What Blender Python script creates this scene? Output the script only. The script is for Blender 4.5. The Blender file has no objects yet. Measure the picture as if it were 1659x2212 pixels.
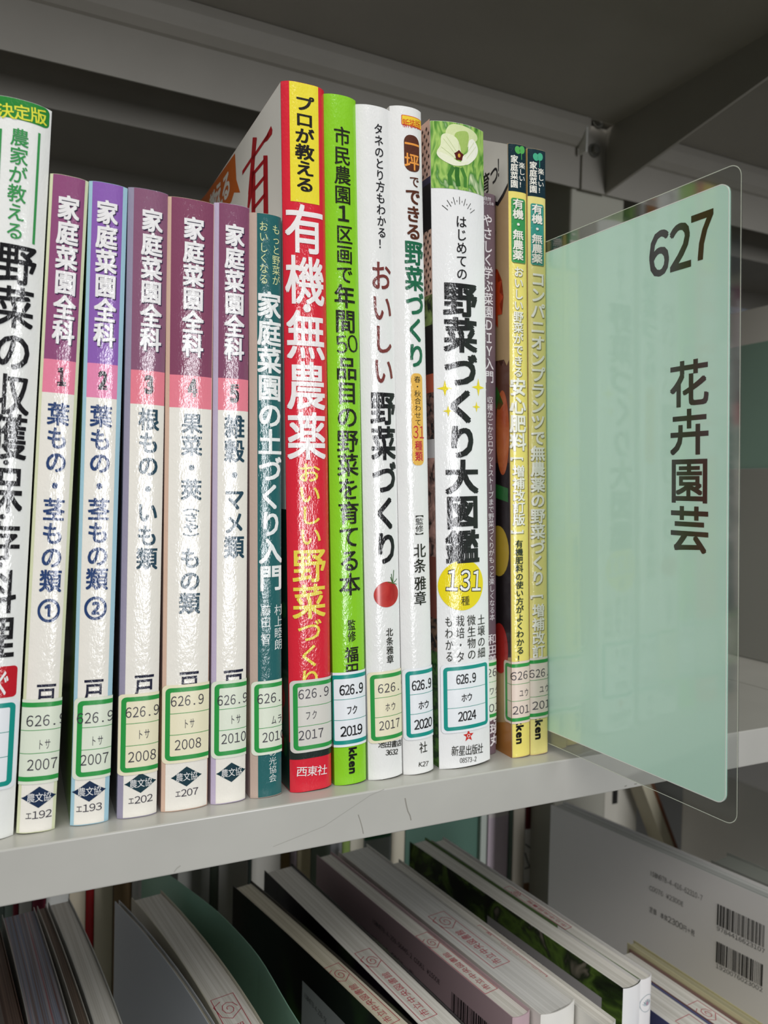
import bpy, bmesh, math, random
from mathutils import Vector, Matrix
random.seed(7)
SC = bpy.context.scene
C = SC.collection
MM = 0.001
# ------------------------------------------------------------------ camera
W, H = 1659, 2212
FPX = 1666.1
CR = Vector((0.90216, -0.43076, 0.02357)).normalized()
CF = Vector((0.43129, 0.90184, -0.02605)).normalized()
CU = CR.cross(CF).normalized()
CF = CU.cross(CR).normalized()
CO = Vector((0.0, -0.26962, 0.11267))
cam_d = bpy.data.cameras.new('camera')
cam_d.sensor_fit = 'HORIZONTAL'; cam_d.sensor_width = 36; cam_d.lens = FPX / W * 36
cam_d.clip_start = 0.01; cam_d.clip_end = 50
cam_d.dof.use_dof = True; cam_d.dof.focus_distance = 0.29; cam_d.dof.aperture_fstop = 20
cam = bpy.data.objects.new('camera', cam_d); C.objects.link(cam)
cam.matrix_world = Matrix(((CR.x, CU.x, -CF.x, CO.x), (CR.y, CU.y, -CF.y, CO.y), (CR.z, CU.z, -CF.z, CO.z), (0, 0, 0, 1)))
SC.camera = cam

def ray(x, y):
    return CF + CR * ((x - W / 2) / FPX) - CU * ((y - H / 2) / FPX)
def onY(x, y, Y):
    d = ray(x, y); return CO + d * ((Y - CO.y) / d.y)
def onX(x, y, X):
    d = ray(x, y); return CO + d * ((X - CO.x) / d.x)
def onZ(x, y, Z):
    d = ray(x, y); return CO + d * ((Z - CO.z) / d.z)
# ------------------------------------------------------------------ world, lights, exposure
wd = bpy.data.worlds.new('world'); SC.world = wd; wd.use_nodes = True
bg = wd.node_tree.nodes['Background']
bg.inputs[0].default_value = (0.80, 0.90, 1.0, 1); bg.inputs[1].default_value = 0.09
SC.view_settings.view_transform = 'Standard'; SC.view_settings.look = 'None'
SC.view_settings.gamma = 1; SC.view_settings.use_curve_mapping = False
SC.view_settings.exposure = 0.12

def area(name, loc, target, sx, sy, power, col=(1, 1, 1)):
    l = bpy.data.lights.new(name, 'AREA'); l.shape = 'RECTANGLE'; l.size = sx; l.size_y = sy
    l.energy = power; l.color = col
    o = bpy.data.objects.new(name, l); C.objects.link(o); o.location = loc
    o.rotation_euler = (Vector(target) - Vector(loc)).to_track_quat('-Z', 'Y').to_euler()
    return o
area('ceiling_light', (-0.6, -1.0, 1.5), (0.1, -0.2, 0.0), 2.6, 0.40, 24, (1.0, 0.97, 0.92))
area('window_light', (0.75, -3.1, 0.15), (0.1, 0, 0.1), 0.34, 1.3, 40, (0.97, 0.98, 1.0))
# ------------------------------------------------------------------ materials
def lin(h):
    h = h.lstrip('#'); r = []
    for i in (0, 2, 4):
        c = int(h[i:i + 2], 16) / 255
        r.append(c / 12.92 if c <= 0.04045 else ((c + 0.055) / 1.055) ** 2.4)
    return (*r, 1)
MC = {}
def mat(h, rough=0.28, film=0.0, spec=0.5, var=0.0, name=None, metal=0.0, coat=0.0):
    key = (h, rough, film, spec, var, metal, coat)
    if key in MC: return MC[key]
    m = bpy.data.materials.new(name or 'paint_' + h.strip('#')); m.use_nodes = True
    nt = m.node_tree; b = nt.nodes['Principled BSDF']
    b.inputs['Base Color'].default_value = lin(h); b.inputs['Roughness'].default_value = rough
    b.inputs['Specular IOR Level'].default_value = spec; b.inputs['Metallic'].default_value = metal
    if coat: b.inputs['Coat Weight'].default_value = coat; b.inputs['Coat Roughness'].default_value = 0.12
    tc = nt.nodes.new('ShaderNodeTexCoord')
    if film:
        n = nt.nodes.new('ShaderNodeTexNoise'); n.inputs['Scale'].default_value = 1500; n.inputs['Detail'].default_value = 2
        n2 = nt.nodes.new('ShaderNodeTexNoise'); n2.inputs['Scale'].default_value = 260; n2.inputs['Detail'].default_value = 1
        ad = nt.nodes.new('ShaderNodeMath'); ad.operation = 'MULTIPLY_ADD'; ad.inputs[1].default_value = 2.0
        mp = nt.nodes.new('ShaderNodeMapping'); mp.inputs['Scale'].default_value = (1, 1, 0.55)
        nt.links.new(tc.outputs['Object'], mp.inputs[0]); nt.links.new(mp.outputs[0], n.inputs[0]); nt.links.new(mp.outputs[0], n2.inputs[0])
        nt.links.new(n2.outputs[0], ad.inputs[0]); nt.links.new(n.outputs[0], ad.inputs[2])
        bp = nt.nodes.new('ShaderNodeBump'); bp.inputs['Strength'].default_value = film; bp.inputs['Distance'].default_value = 0.00022
        nt.links.new(ad.outputs[0], bp.inputs['Height']); nt.links.new(bp.outputs[0], b.inputs['Normal'])
    if var:
        n = nt.nodes.new('ShaderNodeTexNoise'); n.inputs['Scale'].default_value = 30; n.inputs['Detail'].default_value = 6
        nt.links.new(tc.outputs['Object'], n.inputs[0])
        mx = nt.nodes.new('ShaderNodeMix'); mx.data_type = 'RGBA'
        c = lin(h); mx.inputs[6].default_value = c; mx.inputs[7].default_value = (*[v * (1 - var) for v in c[:3]], 1)
        rp = nt.nodes.new('ShaderNodeMapRange'); rp.inputs[1].default_value = 0.4; rp.inputs[2].default_value = 0.7
        nt.links.new(n.outputs[0], rp.inputs[0]); nt.links.new(rp.outputs[0], mx.inputs[0]); nt.links.new(mx.outputs[2], b.inputs['Base Color'])
    MC[key] = m; return m
FILM = 0.42
def ink(h): return mat(h, 0.16, FILM, 0.6)
def lab_m(h): return mat(h, 0.30, 0.12, 0.45)
def ramp_mat(name, stops, scale=60, detail=4, rough=0.22, film=0.25, stretch=(1, 1, 1), kind='noise'):
    m = bpy.data.materials.new(name); m.use_nodes = True; nt = m.node_tree; b = nt.nodes['Principled BSDF']
    b.inputs['Roughness'].default_value = rough
    tc = nt.nodes.new('ShaderNodeTexCoord'); mp = nt.nodes.new('ShaderNodeMapping'); mp.inputs['Scale'].default_value = stretch
    nt.links.new(tc.outputs['Object'], mp.inputs[0])
    if kind == 'voronoi':
        n = nt.nodes.new('ShaderNodeTexVoronoi'); n.inputs['Scale'].default_value = scale
    else:
        n = nt.nodes.new('ShaderNodeTexNoise'); n.inputs['Scale'].default_value = scale; n.inputs['Detail'].default_value = detail; n.inputs['Distortion'].default_value = 0.8
    nt.links.new(mp.outputs[0], n.inputs[0])
    r = nt.nodes.new('ShaderNodeValToRGB'); e = r.color_ramp.elements
    while len(e) < len(stops): e.new(0.5)
    for i, (p, h) in enumerate(stops): e[i].position = p; e[i].color = lin(h)
    nt.links.new(n.outputs[0], r.inputs[0]); nt.links.new(r.outputs[0], b.inputs['Base Color'])
    return m
def page_mat(name, a, bcol, streak=None):
    m = bpy.data.materials.new(name); m.use_nodes = True; nt = m.node_tree; b = nt.nodes['Principled BSDF']
    b.inputs['Roughness'].default_value = 0.6
    tc = nt.nodes.new('ShaderNodeTexCoord'); mp = nt.nodes.new('ShaderNodeMapping'); mp.inputs['Scale'].default_value = (1400, 6, 6)
    nt.links.new(tc.outputs['Object'], mp.inputs[0])
    n = nt.nodes.new('ShaderNodeTexNoise'); n.inputs['Scale'].default_value = 1; n.inputs['Detail'].default_value = 3
    nt.links.new(mp.outputs[0], n.inputs[0])
    r = nt.nodes.new('ShaderNodeValToRGB'); e = r.color_ramp.elements
    st = [(0.35, bcol), (0.6, a)] if not streak else [(0.3, streak[0]), (0.42, bcol), (0.5, streak[1]), (0.58, a), (0.66, streak[2]), (0.8, a)]
    while len(e) < len(st): e.new(0.5)
    for i, (p, h) in enumerate(st): e[i].position = p; e[i].color = lin(h)
    nt.links.new(n.outputs[0], r.inputs[0]); nt.links.new(r.outputs[0], b.inputs['Base Color'])
    bp = nt.nodes.new('ShaderNodeBump'); bp.inputs['Strength'].default_value = 0.5; bp.inputs['Distance'].default_value = 0.0002
    nt.links.new(n.outputs[0], bp.inputs['Height']); nt.links.new(bp.outputs[0], b.inputs['Normal'])
    return m
PAGES = page_mat('page_edges', '#f4f2ec', '#d9d6cd')
PAGES2 = page_mat('cream_page_edges', '#efe9d6', '#d0c8b0')
PAGES3 = page_mat('coloured_page_edges', '#b9b2b4', '#8f8a8a', ('#7a4a50', '#8b95b0', '#a0606a'))
STEEL = mat('#b9b8b2', 0.30, 0, 0.5, 0.06, 'grey_painted_steel')
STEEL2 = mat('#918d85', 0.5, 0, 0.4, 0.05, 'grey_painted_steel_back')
# ------------------------------------------------------------------ mesh helpers
def link_mesh(name, verts, faces, mats, fm=None, parent=None, smooth=False):
    me = bpy.data.meshes.new(name); me.from_pydata([tuple(v) for v in verts], [], faces)
    for m in (mats if isinstance(mats, (list, tuple)) else [mats]): me.materials.append(m)
    if fm: me.polygons.foreach_set('material_index', fm)
    if smooth: me.shade_smooth()
    o = bpy.data.objects.new(name, me); C.objects.link(o)
    if parent: o.parent = parent
    return o
def empty(name, loc=(0, 0, 0)):
    o = bpy.data.objects.new(name, None); C.objects.link(o); o.location = loc; o.empty_display_size = 0.01
    return o
def tag(o, label=None, cat=None, group=None, kind=None):
    if label: o['label'] = label
    if cat: o['category'] = cat
    if group: o['group'] = group
    if kind: o['kind'] = kind
    return o
def prism_x(name, prof, x0, x1, m, parent, bevel=0.0):
    """profile of (y,z) points swept along x"""
    n = len(prof)
    v = [(x0, y, z) for y, z in prof] + [(x1, y, z) for y, z in prof]
    f = [(i, (i + 1) % n, n + (i + 1) % n, n + i) for i in range(n)] + [tuple(range(n))[::-1], tuple(range(n, 2 * n))]
    bm = bmesh.new(); vs = [bm.verts.new(q) for q in v]
    for q in f: bm.faces.new([vs[i] for i in q])
    bmesh.ops.recalc_face_normals(bm, faces=bm.faces)
    if bevel:
        es = [e for e in bm.edges if abs(e.verts[0].co.x - e.verts[1].co.x) > 1e-6 and e.calc_face_angle(0) > 0.5]
        bmesh.ops.bevel(bm, geom=es, offset=bevel, segments=3, affect='EDGES', profile=0.5)
    me = bpy.data.meshes.new(name); bm.to_mesh(me); bm.free(); me.materials.append(m)
    o = bpy.data.objects.new(name, me); C.objects.link(o); o.parent = parent
    return o
def box(name, lo, hi, m, parent=None, bevel=0.0, rot=None):
    bm = bmesh.new(); bmesh.ops.create_cube(bm, size=1)
    for v in bm.verts: v.co = Vector([(lo[i] + hi[i]) / 2 + v.co[i] * (hi[i] - lo[i]) for i in range(3)])
    if bevel: bmesh.ops.bevel(bm, geom=bm.edges[:], offset=bevel, segments=2, affect='EDGES', profile=0.5)
    me = bpy.data.meshes.new(name); bm.to_mesh(me); bm.free(); me.materials.append(m)
    o = bpy.data.objects.new(name, me); C.objects.link(o)
    if parent: o.parent = parent
    return o
# ------------------------------------------------------------------ glyphs and flat shapes (2-D, in em or mm)
_tc = bpy.data.curves.new('type', 'FONT'); _tc.resolution_u = 3
_to = bpy.data.objects.new('type', _tc); C.objects.link(_to)
GC = {}
def glyph(ch, bold):
    k = (ch, bold)
    if k not in GC:
        _tc.body = chr(ord(ch) + 0xFEE0) if ch in '0123456789' else ch; _tc.offset = bold
        me = bpy.data.meshes.new_from_object(_to)
        vs = [(v.co.x, v.co.y) for v in me.vertices]; fs = [tuple(p.vertices) for p in me.polygons]
        bpy.data.meshes.remove(me)
        if not vs: vs = [(0, 0)]; fs = []
        x0 = min(v[0] for v in vs); x1 = max(v[0] for v in vs)
        if ord(ch) > 0x2000: cx, cy = (0.5, 0.38)
        else: cx, cy = ((x0 + x1) / 2, 0.345)
        GC[k] = ([(a - cx, b - cy) for a, b in vs], fs, x1 - x0)
    return GC[k]
ROT = set('ー（）()[]【】-…')
def g_place(ch, cs, cz, ex, ez, bold=0.0, ang=0.0, rot=False):
    vs, fs, w = glyph(ch, 0.0)
    vs = [(a, b, 0.0) for a, b in vs]
    if bold > 0.001:
        b_ = bold * 0.8; n0 = len(vs)
        if n0 == 0: return [], []
        vs = [(a + dx * b_, c + dz * b_, 0.22 * k) for k, (dx, dz) in enumerate(((-1, -1), (1, -1), (1, 1), (-1, 1))) for a, c, _ in vs]
        fs = [tuple(i + k * n0 for i in f) for k in range(4) for f in fs]
    if rot: vs = [(b, -a, l) for a, b, l in vs]
    ca, sa = math.cos(ang), math.sin(ang)
    out = []
    for a, b, l in vs:
        a *= ex; b *= ez
        out.append((cs + a * ca - b * sa, cz + a * sa + b * ca, l))
    return out, fs
def rrect(s0, z0, s1, z1, r=0.0, n=5):
    if r <= 0: return [(s0, z0), (s1, z0), (s1, z1), (s0, z1)], [(0, 1, 2, 3)]
    pts = []
    for cx, cz, a0 in ((s1 - r, z0 + r, -90), (s1 - r, z1 - r, 0), (s0 + r, z1 - r, 90), (s0 + r, z0 + r, 180)):
        for i in range(n + 1):
            a = math.radians(a0 + 90 * i / n); pts.append((cx + r * math.cos(a), cz + r * math.sin(a)))
    return pts, [tuple(range(len(pts)))]
def ring(outer, inner):
    n = len(outer); v = outer + inner
    return v, [(i, (i + 1) % n, n + (i + 1) % n, n + i) for i in range(n)]
def ellipse(cs, cz, rx, rz, n=40, a0=0, a1=360):
    pts = [(cs + rx * math.cos(math.radians(a0 + (a1 - a0) * i / n)), cz + rz * math.sin(math.radians(a0 + (a1 - a0) * i / n))) for i in range(n)]
    return pts, [tuple(range(n))]
def star4(cs, cz, r, k=0.3, n=4, rot=0):
    pts = []
    for i in range(2 * n):
        rr = r if i % 2 == 0 else r * k; a = math.radians(rot) + math.pi * i / n + math.pi / 2
        pts.append((cs + rr * math.cos(a), cz + rr * math.sin(a)))
    return pts, [tuple(range(2 * n))]
def stroke(pts, wd):
    v = []; 
    for i, (x, y) in enumerate(pts):
        a = pts[max(i - 1, 0)]; b = pts[min(i + 1, len(pts) - 1)]
        dx, dy = b[0] - a[0], b[1] - a[1]; l = math.hypot(dx, dy) or 1
        nx, ny = -dy / l * wd / 2, dx / l * wd / 2
        v += [(x + nx, y + ny), (x - nx, y - ny)]
    return v, [(2 * i + 1, 2 * i + 3, 2 * i + 2, 2 * i) for i in range(len(pts) - 1)]
# ------------------------------------------------------------------ books
class Book:
    def __init__(s, name, label, Hh, w, D, cover, pages=PAGES, org=(0, 0, 0), lean=0.0, yaw=0.0, b=1.6, p=2.4, bow=0.0, group=None, cat='book', pitch=0.0, inset=1.0, right=None):
        s.H, s.w, s.D, s.b, s.p, s.bow, s.inset = Hh, w, D, b, p, bow, inset
        s.root = empty(name); tag(s.root, label, cat, group)
        s.M = Matrix.Translation(Vector(org)) @ Matrix.Rotation(yaw, 4, 'Z') @ Matrix.Rotation(lean, 4, 'Y') @ Matrix.Rotation(pitch, 4, 'X')
        s.root.matrix_world = s.M; s.Mi = s.M.inverted()
        s.parts = {}; s.order = []
        s._cover(cover, pages, right or cover)
    def P(s, x, y, z):
        if s.bow:
            q = min(max(y / s.D, 0), 1); x += s.bow * 4 * q * (1 - q)
        return (x * MM, y * MM, z * MM)
    def S(s, u, z, off, reg=None):
        h = s.w / 2
        if reg is None: reg = -1 if u < -h else (1 if u > h else 0)
        if reg == 0:
            q = max(-1, min(1, u / h)); y = -s.b * (1 - abs(q) ** s.p)
            d = s.b * s.p * abs(q) ** (s.p - 1) * (1 if q > 0 else -1) / h
            n = Vector((d, -1, 0)).normalized()
            return s.P(u + n.x * off, y + n.y * off, z), n
        if reg < 0: return s.P(-h - off, -(u + h), z), Vector((-1, 0, 0))
        return s.P(h + off, u - h, z), Vector((1, 0, 0))
    def uv(s, x, y):
        o = s.Mi @ CO; d = s.Mi.to_3x3() @ ray(x, y); Y = 0
        for _ in range(12):
            t = (Y * MM - o.y) / d.y; q = o + d * t
            u = max(-1, min(1, q.x / MM / (s.w / 2)))
            Y = 0.5 * Y + 0.5 * (-s.b * (1 - abs(u) ** s.p))
        return q.x / MM, q.z / MM
    def uvL(s, x, y):
        o = s.Mi @ CO; d = s.Mi.to_3x3() @ ray(x, y)
        t = (-s.w / 2 * MM - o.x) / d.x; q = o + d * t
        return -s.w / 2 - q.y / MM, q.z / MM
    def _cover(s, m, pages, mr):
        h = s.w / 2; nf = 12 if s.bow else 3
        us = [-(h + s.D) + s.D * i / nf for i in range(nf)] + [-h + s.w * i / 22 for i in range(23)] + [h + s.D * (i + 1) / nf for i in range(nf)]
        zs = [0, s.H * 0.5, s.H]; th = 0.35
        V = []; F = []; N = []; FM = []
        def q(u0, u1, z0, z1, reg, inn):
            i0 = len(V); off = -th if inn else 0
            pr = [s.S(u0, z0, off, reg), s.S(u1, z0, off, reg), s.S(u1, z1, off, reg), s.S(u0, z1, off, reg)]
            V.extend(a[0] for a in pr); nn = [a[1] for a in pr]
            f = (i0, i0 + 1, i0 + 2, i0 + 3)
            if inn: f = f[::-1]; nn = [-a for a in nn[::-1]]
            F.append(f); N.extend(nn); FM.append(1 if reg > 0 else 0)
        for i in range(len(us) - 1):
            reg = -1 if i < nf else (1 if i >= nf + 22 else 0)
            for k in range(2):
                q(us[i], us[i + 1], zs[k], zs[k + 1], reg, False)
            q(us[i], us[i + 1], 0, s.H, reg, True)
            for z, up in ((s.H, 1), (0, -1)):
                i0 = len(V)
                pr = [s.S(us[i], z, 0, reg)[0], s.S(us[i + 1], z, 0, reg)[0], s.S(us[i + 1], z, -th, reg)[0], s.S(us[i], z, -th, reg)[0]]
                V.extend(pr); f = (i0, i0 + 1, i0 + 2, i0 + 3)
                F.append(f if up > 0 else f[::-1]); N.extend([Vector((0, 0, up))] * 4); FM.append(1 if reg > 0 else 0)
        for u, reg in ((us[0], -1), (us[-1], 1)):
            i0 = len(V); V.extend([s.S(u, 0, 0, reg)[0], s.S(u, 0, -th, reg)[0], s.S(u, s.H, -th, reg)[0], s.S(u, s.H, 0, reg)[0]])
            f = (i0, i0 + 1, i0 + 2, i0 + 3); F.append(f if reg > 0 else f[::-1]); N.extend([Vector((0, 1, 0))] * 4); FM.append(1 if reg > 0 else 0)
        o = link_mesh('cover', V, F, [m, mr], FM, s.root)
        o.data.normals_split_custom_set([tuple(n) for n in N])
        # page block
        g = 0.5; x0, x1 = -h + g, h - g; n = 12 if s.bow else 1; z1 = s.H - s.inset
        V = []; F = []
        for i in range(n + 1):
            y = 0.2 + (s.D - 1.4) * i / n
            V += [s.P(x0, y, 0.3), s.P(x1, y, 0.3), s.P(x1, y, z1), s.P(x0, y, z1)]
        for i in range(n):
            a = 4 * i
            for k in range(4): F.append((a + k, a + 4 + k, a + 4 + (k + 1) % 4, a + (k + 1) % 4)[::-1])
        F += [(0, 1, 2, 3), tuple(4 * n + k for k in (3, 2, 1, 0))]
        link_mesh('page_block', V, F, pages, None, s.root)
    # decals -----------------------------------------------------------
    def add(s, part, m, shape, lvl=1):
        if part not in s.parts: s.parts[part] = {}; s.order.append(part)
        s.parts[part].setdefault(m.name, (m, []))[1].append((shape, lvl))
    def flush(s):
        h = s.w / 2; objs = {}
        for part in s.order:
            V = []; F = []; N = []; mats = []; FM = []
            for mi, (m, shapes) in enumerate(s.parts[part].values()):
                mats.append(m)
                bm = bmesh.new()
                for (vs, fs), lvl in shapes:
                    vv = [bm.verts.new((q_[0], q_[1], lvl + (q_[2] if len(q_) > 2 else 0))) for q_ in vs]
                    for f in fs:
                        try: bm.faces.new([vv[i] for i in f])
                        except ValueError: pass
                big = [f for f in bm.faces if len(f.verts) > 4]
                if big: bmesh.ops.triangulate(bm, faces=big)
                lo = min((v.co.x for v in bm.verts), default=0); hi = max((v.co.x for v in bm.verts), default=0)
                n = 18
                for i in range(n + 1):
                    c = -h + s.w * i / n
                    if lo < c < hi:
                        bmesh.ops.bisect_plane(bm, geom=bm.verts[:] + bm.edges[:] + bm.faces[:], plane_co=(c, 0, 0), plane_no=(1, 0, 0), dist=1e-5)
                if s.bow and lo < -h:
                    for i in range(1, 12):
                        c = -h - s.D * i / 12
                        if lo < c < hi: bmesh.ops.bisect_plane(bm, geom=bm.verts[:] + bm.edges[:] + bm.faces[:], plane_co=(c, 0, 0), plane_no=(1, 0, 0), dist=1e-5)
                for f in bm.faces:
                    f.normal_update(); cu = f.calc_center_median().x
                    reg = -1 if cu < -h else (1 if cu > h else 0)
                    if part == 'left_cover_print' and reg >= 0: continue
                    vl = [v for v in f.verts]
                    if f.normal.z < 0: vl = vl[::-1]
                    i0 = len(V)
                    for v in vl:
                        a, nn = s.S(v.co.x, v.co.y, 0.05 + 0.045 * v.co.z, reg); V.append(a); N.append(tuple(nn))
                    F.append(tuple(range(i0, i0 + len(vl)))); FM.append(mi)
                bm.free()
            par = s.root
            nm = part
            if '/' in part: a, nm = part.split('/'); par = objs[a]
            o = link_mesh(nm, V, F, mats, FM, par)
            o.data.normals_split_custom_set(N)
            objs[part] = o
        return objs
    # px helpers ---------------------------------------------------------
    def vrun(s, part, txt, p0, p1, wpx, m, bold=0.02, lvl=3, L=False, em=None, sh=None):
        f = s.uvL if L else s.uv
        a = f(*p0); b = f(*p1); n = len(txt)
        mid = ((p0[0] + p1[0]) / 2, (p0[1] + p1[1]) / 2)
        wm = f(mid[0] + wpx / 2, mid[1])[0] - f(mid[0] - wpx / 2, mid[1])[0]
        Lz = a[1] - b[1]; pit = Lz / (n - 0.13) ; ex = abs(wm) / 0.90
        ez = em * pit if em else pit
        for i, ch in enumerate(txt):
            if ch in ' 　': continue
            z = a[1] - 0.435 * pit - i * pit; t = (a[1] - z) / Lz; u = a[0] + (b[0] - a[0]) * t
            asc = ord(ch) < 0x2000
            e1, e2 = (ex * 1.15, ez * 1.15) if asc else (ex, ez)
            if ch in ROT: e1, e2 = ex, ez
            s.add(part, m, g_place(ch, u, z, e1, e2, bold, rot=ch in ROT), lvl)
            if sh: s.add(part, sh, g_place(ch, u + 0.28, z - 0.28, e1, e2, bold + 0.005, rot=ch in ROT), lvl - 1)
    def hrun(s, part, txt, p0, p1, hpx, m, bold=0.0, lvl=3, L=False, sx=1.0, cjk=False):
        f = s.uvL if L else s.uv
        a = f(*p0); b = f(*p1); n = len(txt)
        mid = ((p0[0] + p1[0]) / 2, (p0[1] + p1[1]) / 2)
        hm = f(mid[0], mid[1] - hpx / 2)[1] - f(mid[0], mid[1] + hpx / 2)[1]
        s.htext(part, txt, a, b, hm, m, bold, lvl, sx)
    def htext(s, part, txt, a, b, hm, m, bold=0.0, lvl=3, sx=1.0):
        n = len(txt); ang = math.atan2(b[1] - a[1], b[0] - a[0]); Lw = math.hypot(b[1] - a[1], b[0] - a[0]); pit = Lw / n
        for i, ch in enumerate(txt):
            if ch == ' ': continue
            t = (i + 0.5) / n; u = a[0] + (b[0] - a[0]) * t; z = a[1] + (b[1] - a[1]) * t
            if ord(ch) > 0x2000: ex = pit / 0.95 * sx; ez = hm / 0.86
            else: ex = pit * 1.85 * sx; ez = hm / 0.72
            if ch == '.': ex = ez
            s.add(part, m, g_place(ch, u, z, ex, ez, bold, ang), lvl)
    def rot_text(s, part, txt, p0, p1, wpx, m, bold=0.03, lvl=3):
        """latin text turned 90 degrees clockwise, running down the spine"""
        a = s.uv(*p0); b = s.uv(*p1); n = len(txt); pit = (a[1] - b[1]) / n
        wm = s.uv(p0[0] + wpx / 2, p0[1])[0] - s.uv(p0[0] - wpx / 2, p0[1])[0]
        for i, ch in enumerate(txt):
            vs, fs = g_place(ch, 0, 0, pit * 1.95, wm / 0.60, bold)
            s.add(part, m, ([(a[0] + q[1], a[1] - pit * (i + 0.5) - q[0], q[2]) for q in vs], fs), lvl)
    def label(s, yt, yb, xc, left, rightx, border, paper, rows, old=True, seam=False):
        """call number label; rows: (text, x centre px, y px, width px)"""
        z1 = s.uv(xc, yt)[1]; z0 = s.uv(xc, yb)[1]
        u0 = left if left is not None else -s.w / 2 - 5
        u1 = u0 + 27 if rightx is None else rightx
        P = 'call_label'
        s.add(P, lab_m(paper), rrect(u0, z0, u1, z1, 1.6), 5)
        e = 1.0; t = 1.5
        o = rrect(u0 + e, z0 + e, u1 - e, z1 - e, 1.6)[0]; i = rrect(u0 + e + t, z0 + e + t, u1 - e - t, z1 - e - t, 0.5)[0]
        if True: s.add(P + '/label_border', lab_m(border), ring(o, i), 6)
        zz0, zz1 = z0 + e + t, z1 - e - t
        for k in (1, 2):
            z = zz0 + (zz1 - zz0) * k / 3
            s.add(P + '/label_border', lab_m(border), rrect(u0 + e + t, z - 0.1, u1 - e - t, z + 0.1), 6)
        for k, (txt, x, y, wpx) in enumerate(rows):
            asc = ord(txt[0]) < 0x2000
            hpx = 17 if asc else 16
            c = s.uv(x, y); wl = s.uv(x + 4, y)[0] - s.uv(x - 4, y)[0]
            wm = wpx * wl / 8
            zc = c[1]
            hm = (3.4 if old else 3.7) if asc else 3.2
            # rows stay parallel to the label
            s.htext(P + '/label_lettering', txt, (c[0] - wm / 2, zc), (c[0] + wm / 2, zc), hm, lab_m('#3d3a44' if old else '#0c0c10'), (-0.004 if old else 0.016), 7, 0.82 if old else 0.98)

def from_px(name, label, TL, TR, BL, BR, Hh, D, cover, Y=1.0, **k):
    q = [onY(*a, Y * MM) for a in (TL, TR, BL, BR)]
    bot = (q[2].x + q[3].x) / 2; top = (q[0].x + q[1].x) / 2
    w = ((q[1].x - q[0].x) * 0.5 + (q[3].x - q[2].x) * 0.5) / MM - 0.2
    w = k.pop('w', w)
    a = math.atan2(top - bot, (q[0].z + q[1].z) / 2 - (q[2].z + q[3].z) / 2)
    return Book(name, label, Hh, w, D, cover, org=(bot, Y * MM, abs(math.sin(a)) * w / 2 * MM + 0.0001), lean=a, **k)

GREEN_L, TEAL_L = '#2f9a48', '#17958a'
P_OLD, P_OLDY, P_NEW = '#e3ead8', '#efe8c9', '#eef1f6'
WHITE = '#f2f2f2'
# ================================================================== setting
STRUCT = 'structure'
tag(box('floor', (-2.5, -3.4, -1.32), (3.2, 2.6, -1.30), mat('#8d8a84', 0.5, name='floor_vinyl')), kind=STRUCT)
tag(box('ceiling', (-2.5, -3.4, 1.70), (3.2, 2.6, 1.72), mat('#e6e5e0', 0.8, name='ceiling_board')), kind=STRUCT)
tag(box('wall_back', (-2.5, 2.6, -1.30), (3.2, 2.62, 1.70), mat('#6d6c68', 0.8, name='wall_paint')), kind=STRUCT)
# ------------------------------------------------------------------ bookcase
BC = empty('steel_bookcase', (0, 0, 0)); tag(BC, 'grey painted steel double-sided library bookcase holding all the books', 'bookcase')
ax = 0.4042
def shelf(name, z, lip, x0, x1, s=1, yc=0.2295, yf=-0.0091, t=0.0012):
    """a folded steel board: front lip, flat, back flange; s=-1 is the one on the far side"""
    def y(v): return v if s > 0 else 2 * yc - v
    pr = [(y(yf), z), (y(yf), z - lip), (y(yf + 0.012), z - lip), (y(yf + 0.012), z - lip + t), (y(yf + t), z - lip + t), (y(yf + t), z - t), (y(0.19), z - t), (y(0.19), z)]
    return prism_x(name, pr, x0, x1, STEEL, BC, 0.0006)
for i, (x0, x1) in enumerate(((-0.50, 0.4060), (0.4072, 1.30))):
    shelf('shelf_board', 0.0, 0.0178, x0, x1)
    shelf('shelf_board', 0.0, 0.0178, x0, x1, -1)
    # upper boards: flat underside, rolled hem and hanging back flange
    for s in (1, -1):
        def y(v, s=s): return v if s > 0 else 0.459 - v
        zt = 0.3935
        pr = [(y(-0.006), zt - 0.024), (y(-0.006), zt + 0.002), (y(0.190), zt + 0.002), (y(0.190), zt - 0.0005), (y(-0.0045), zt - 0.0005), (y(-0.0045), zt - 0.024)]
        prism_x('shelf_board', pr, x0, x1 , STEEL2, BC)
        xe = x1 - 0.0245 if i == 0 else x1
        pr = [(y(0.2010), 0.3450), (y(0.2000), 0.3450), (y(0.2000), 0.3745), (y(0.1975), 0.3752), (y(0.1930), 0.3790), (y(0.1905), 0.3830), (y(0.1885), 0.3865), (y(0.1885), 0.3925), (y(0.2010), 0.3925)]
        prism_x('back_flange', pr, x0, xe, STEEL2, BC)
        prism_x('shelf_stop', [(y(0.186), 0.0), (y(0.2), 0.0), (y(0.2), -0.03), (y(0.1985), -0.03), (y(0.1985), -0.0015), (y(0.186), -0.0015)], x0, x1, STEEL2, BC)
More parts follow.
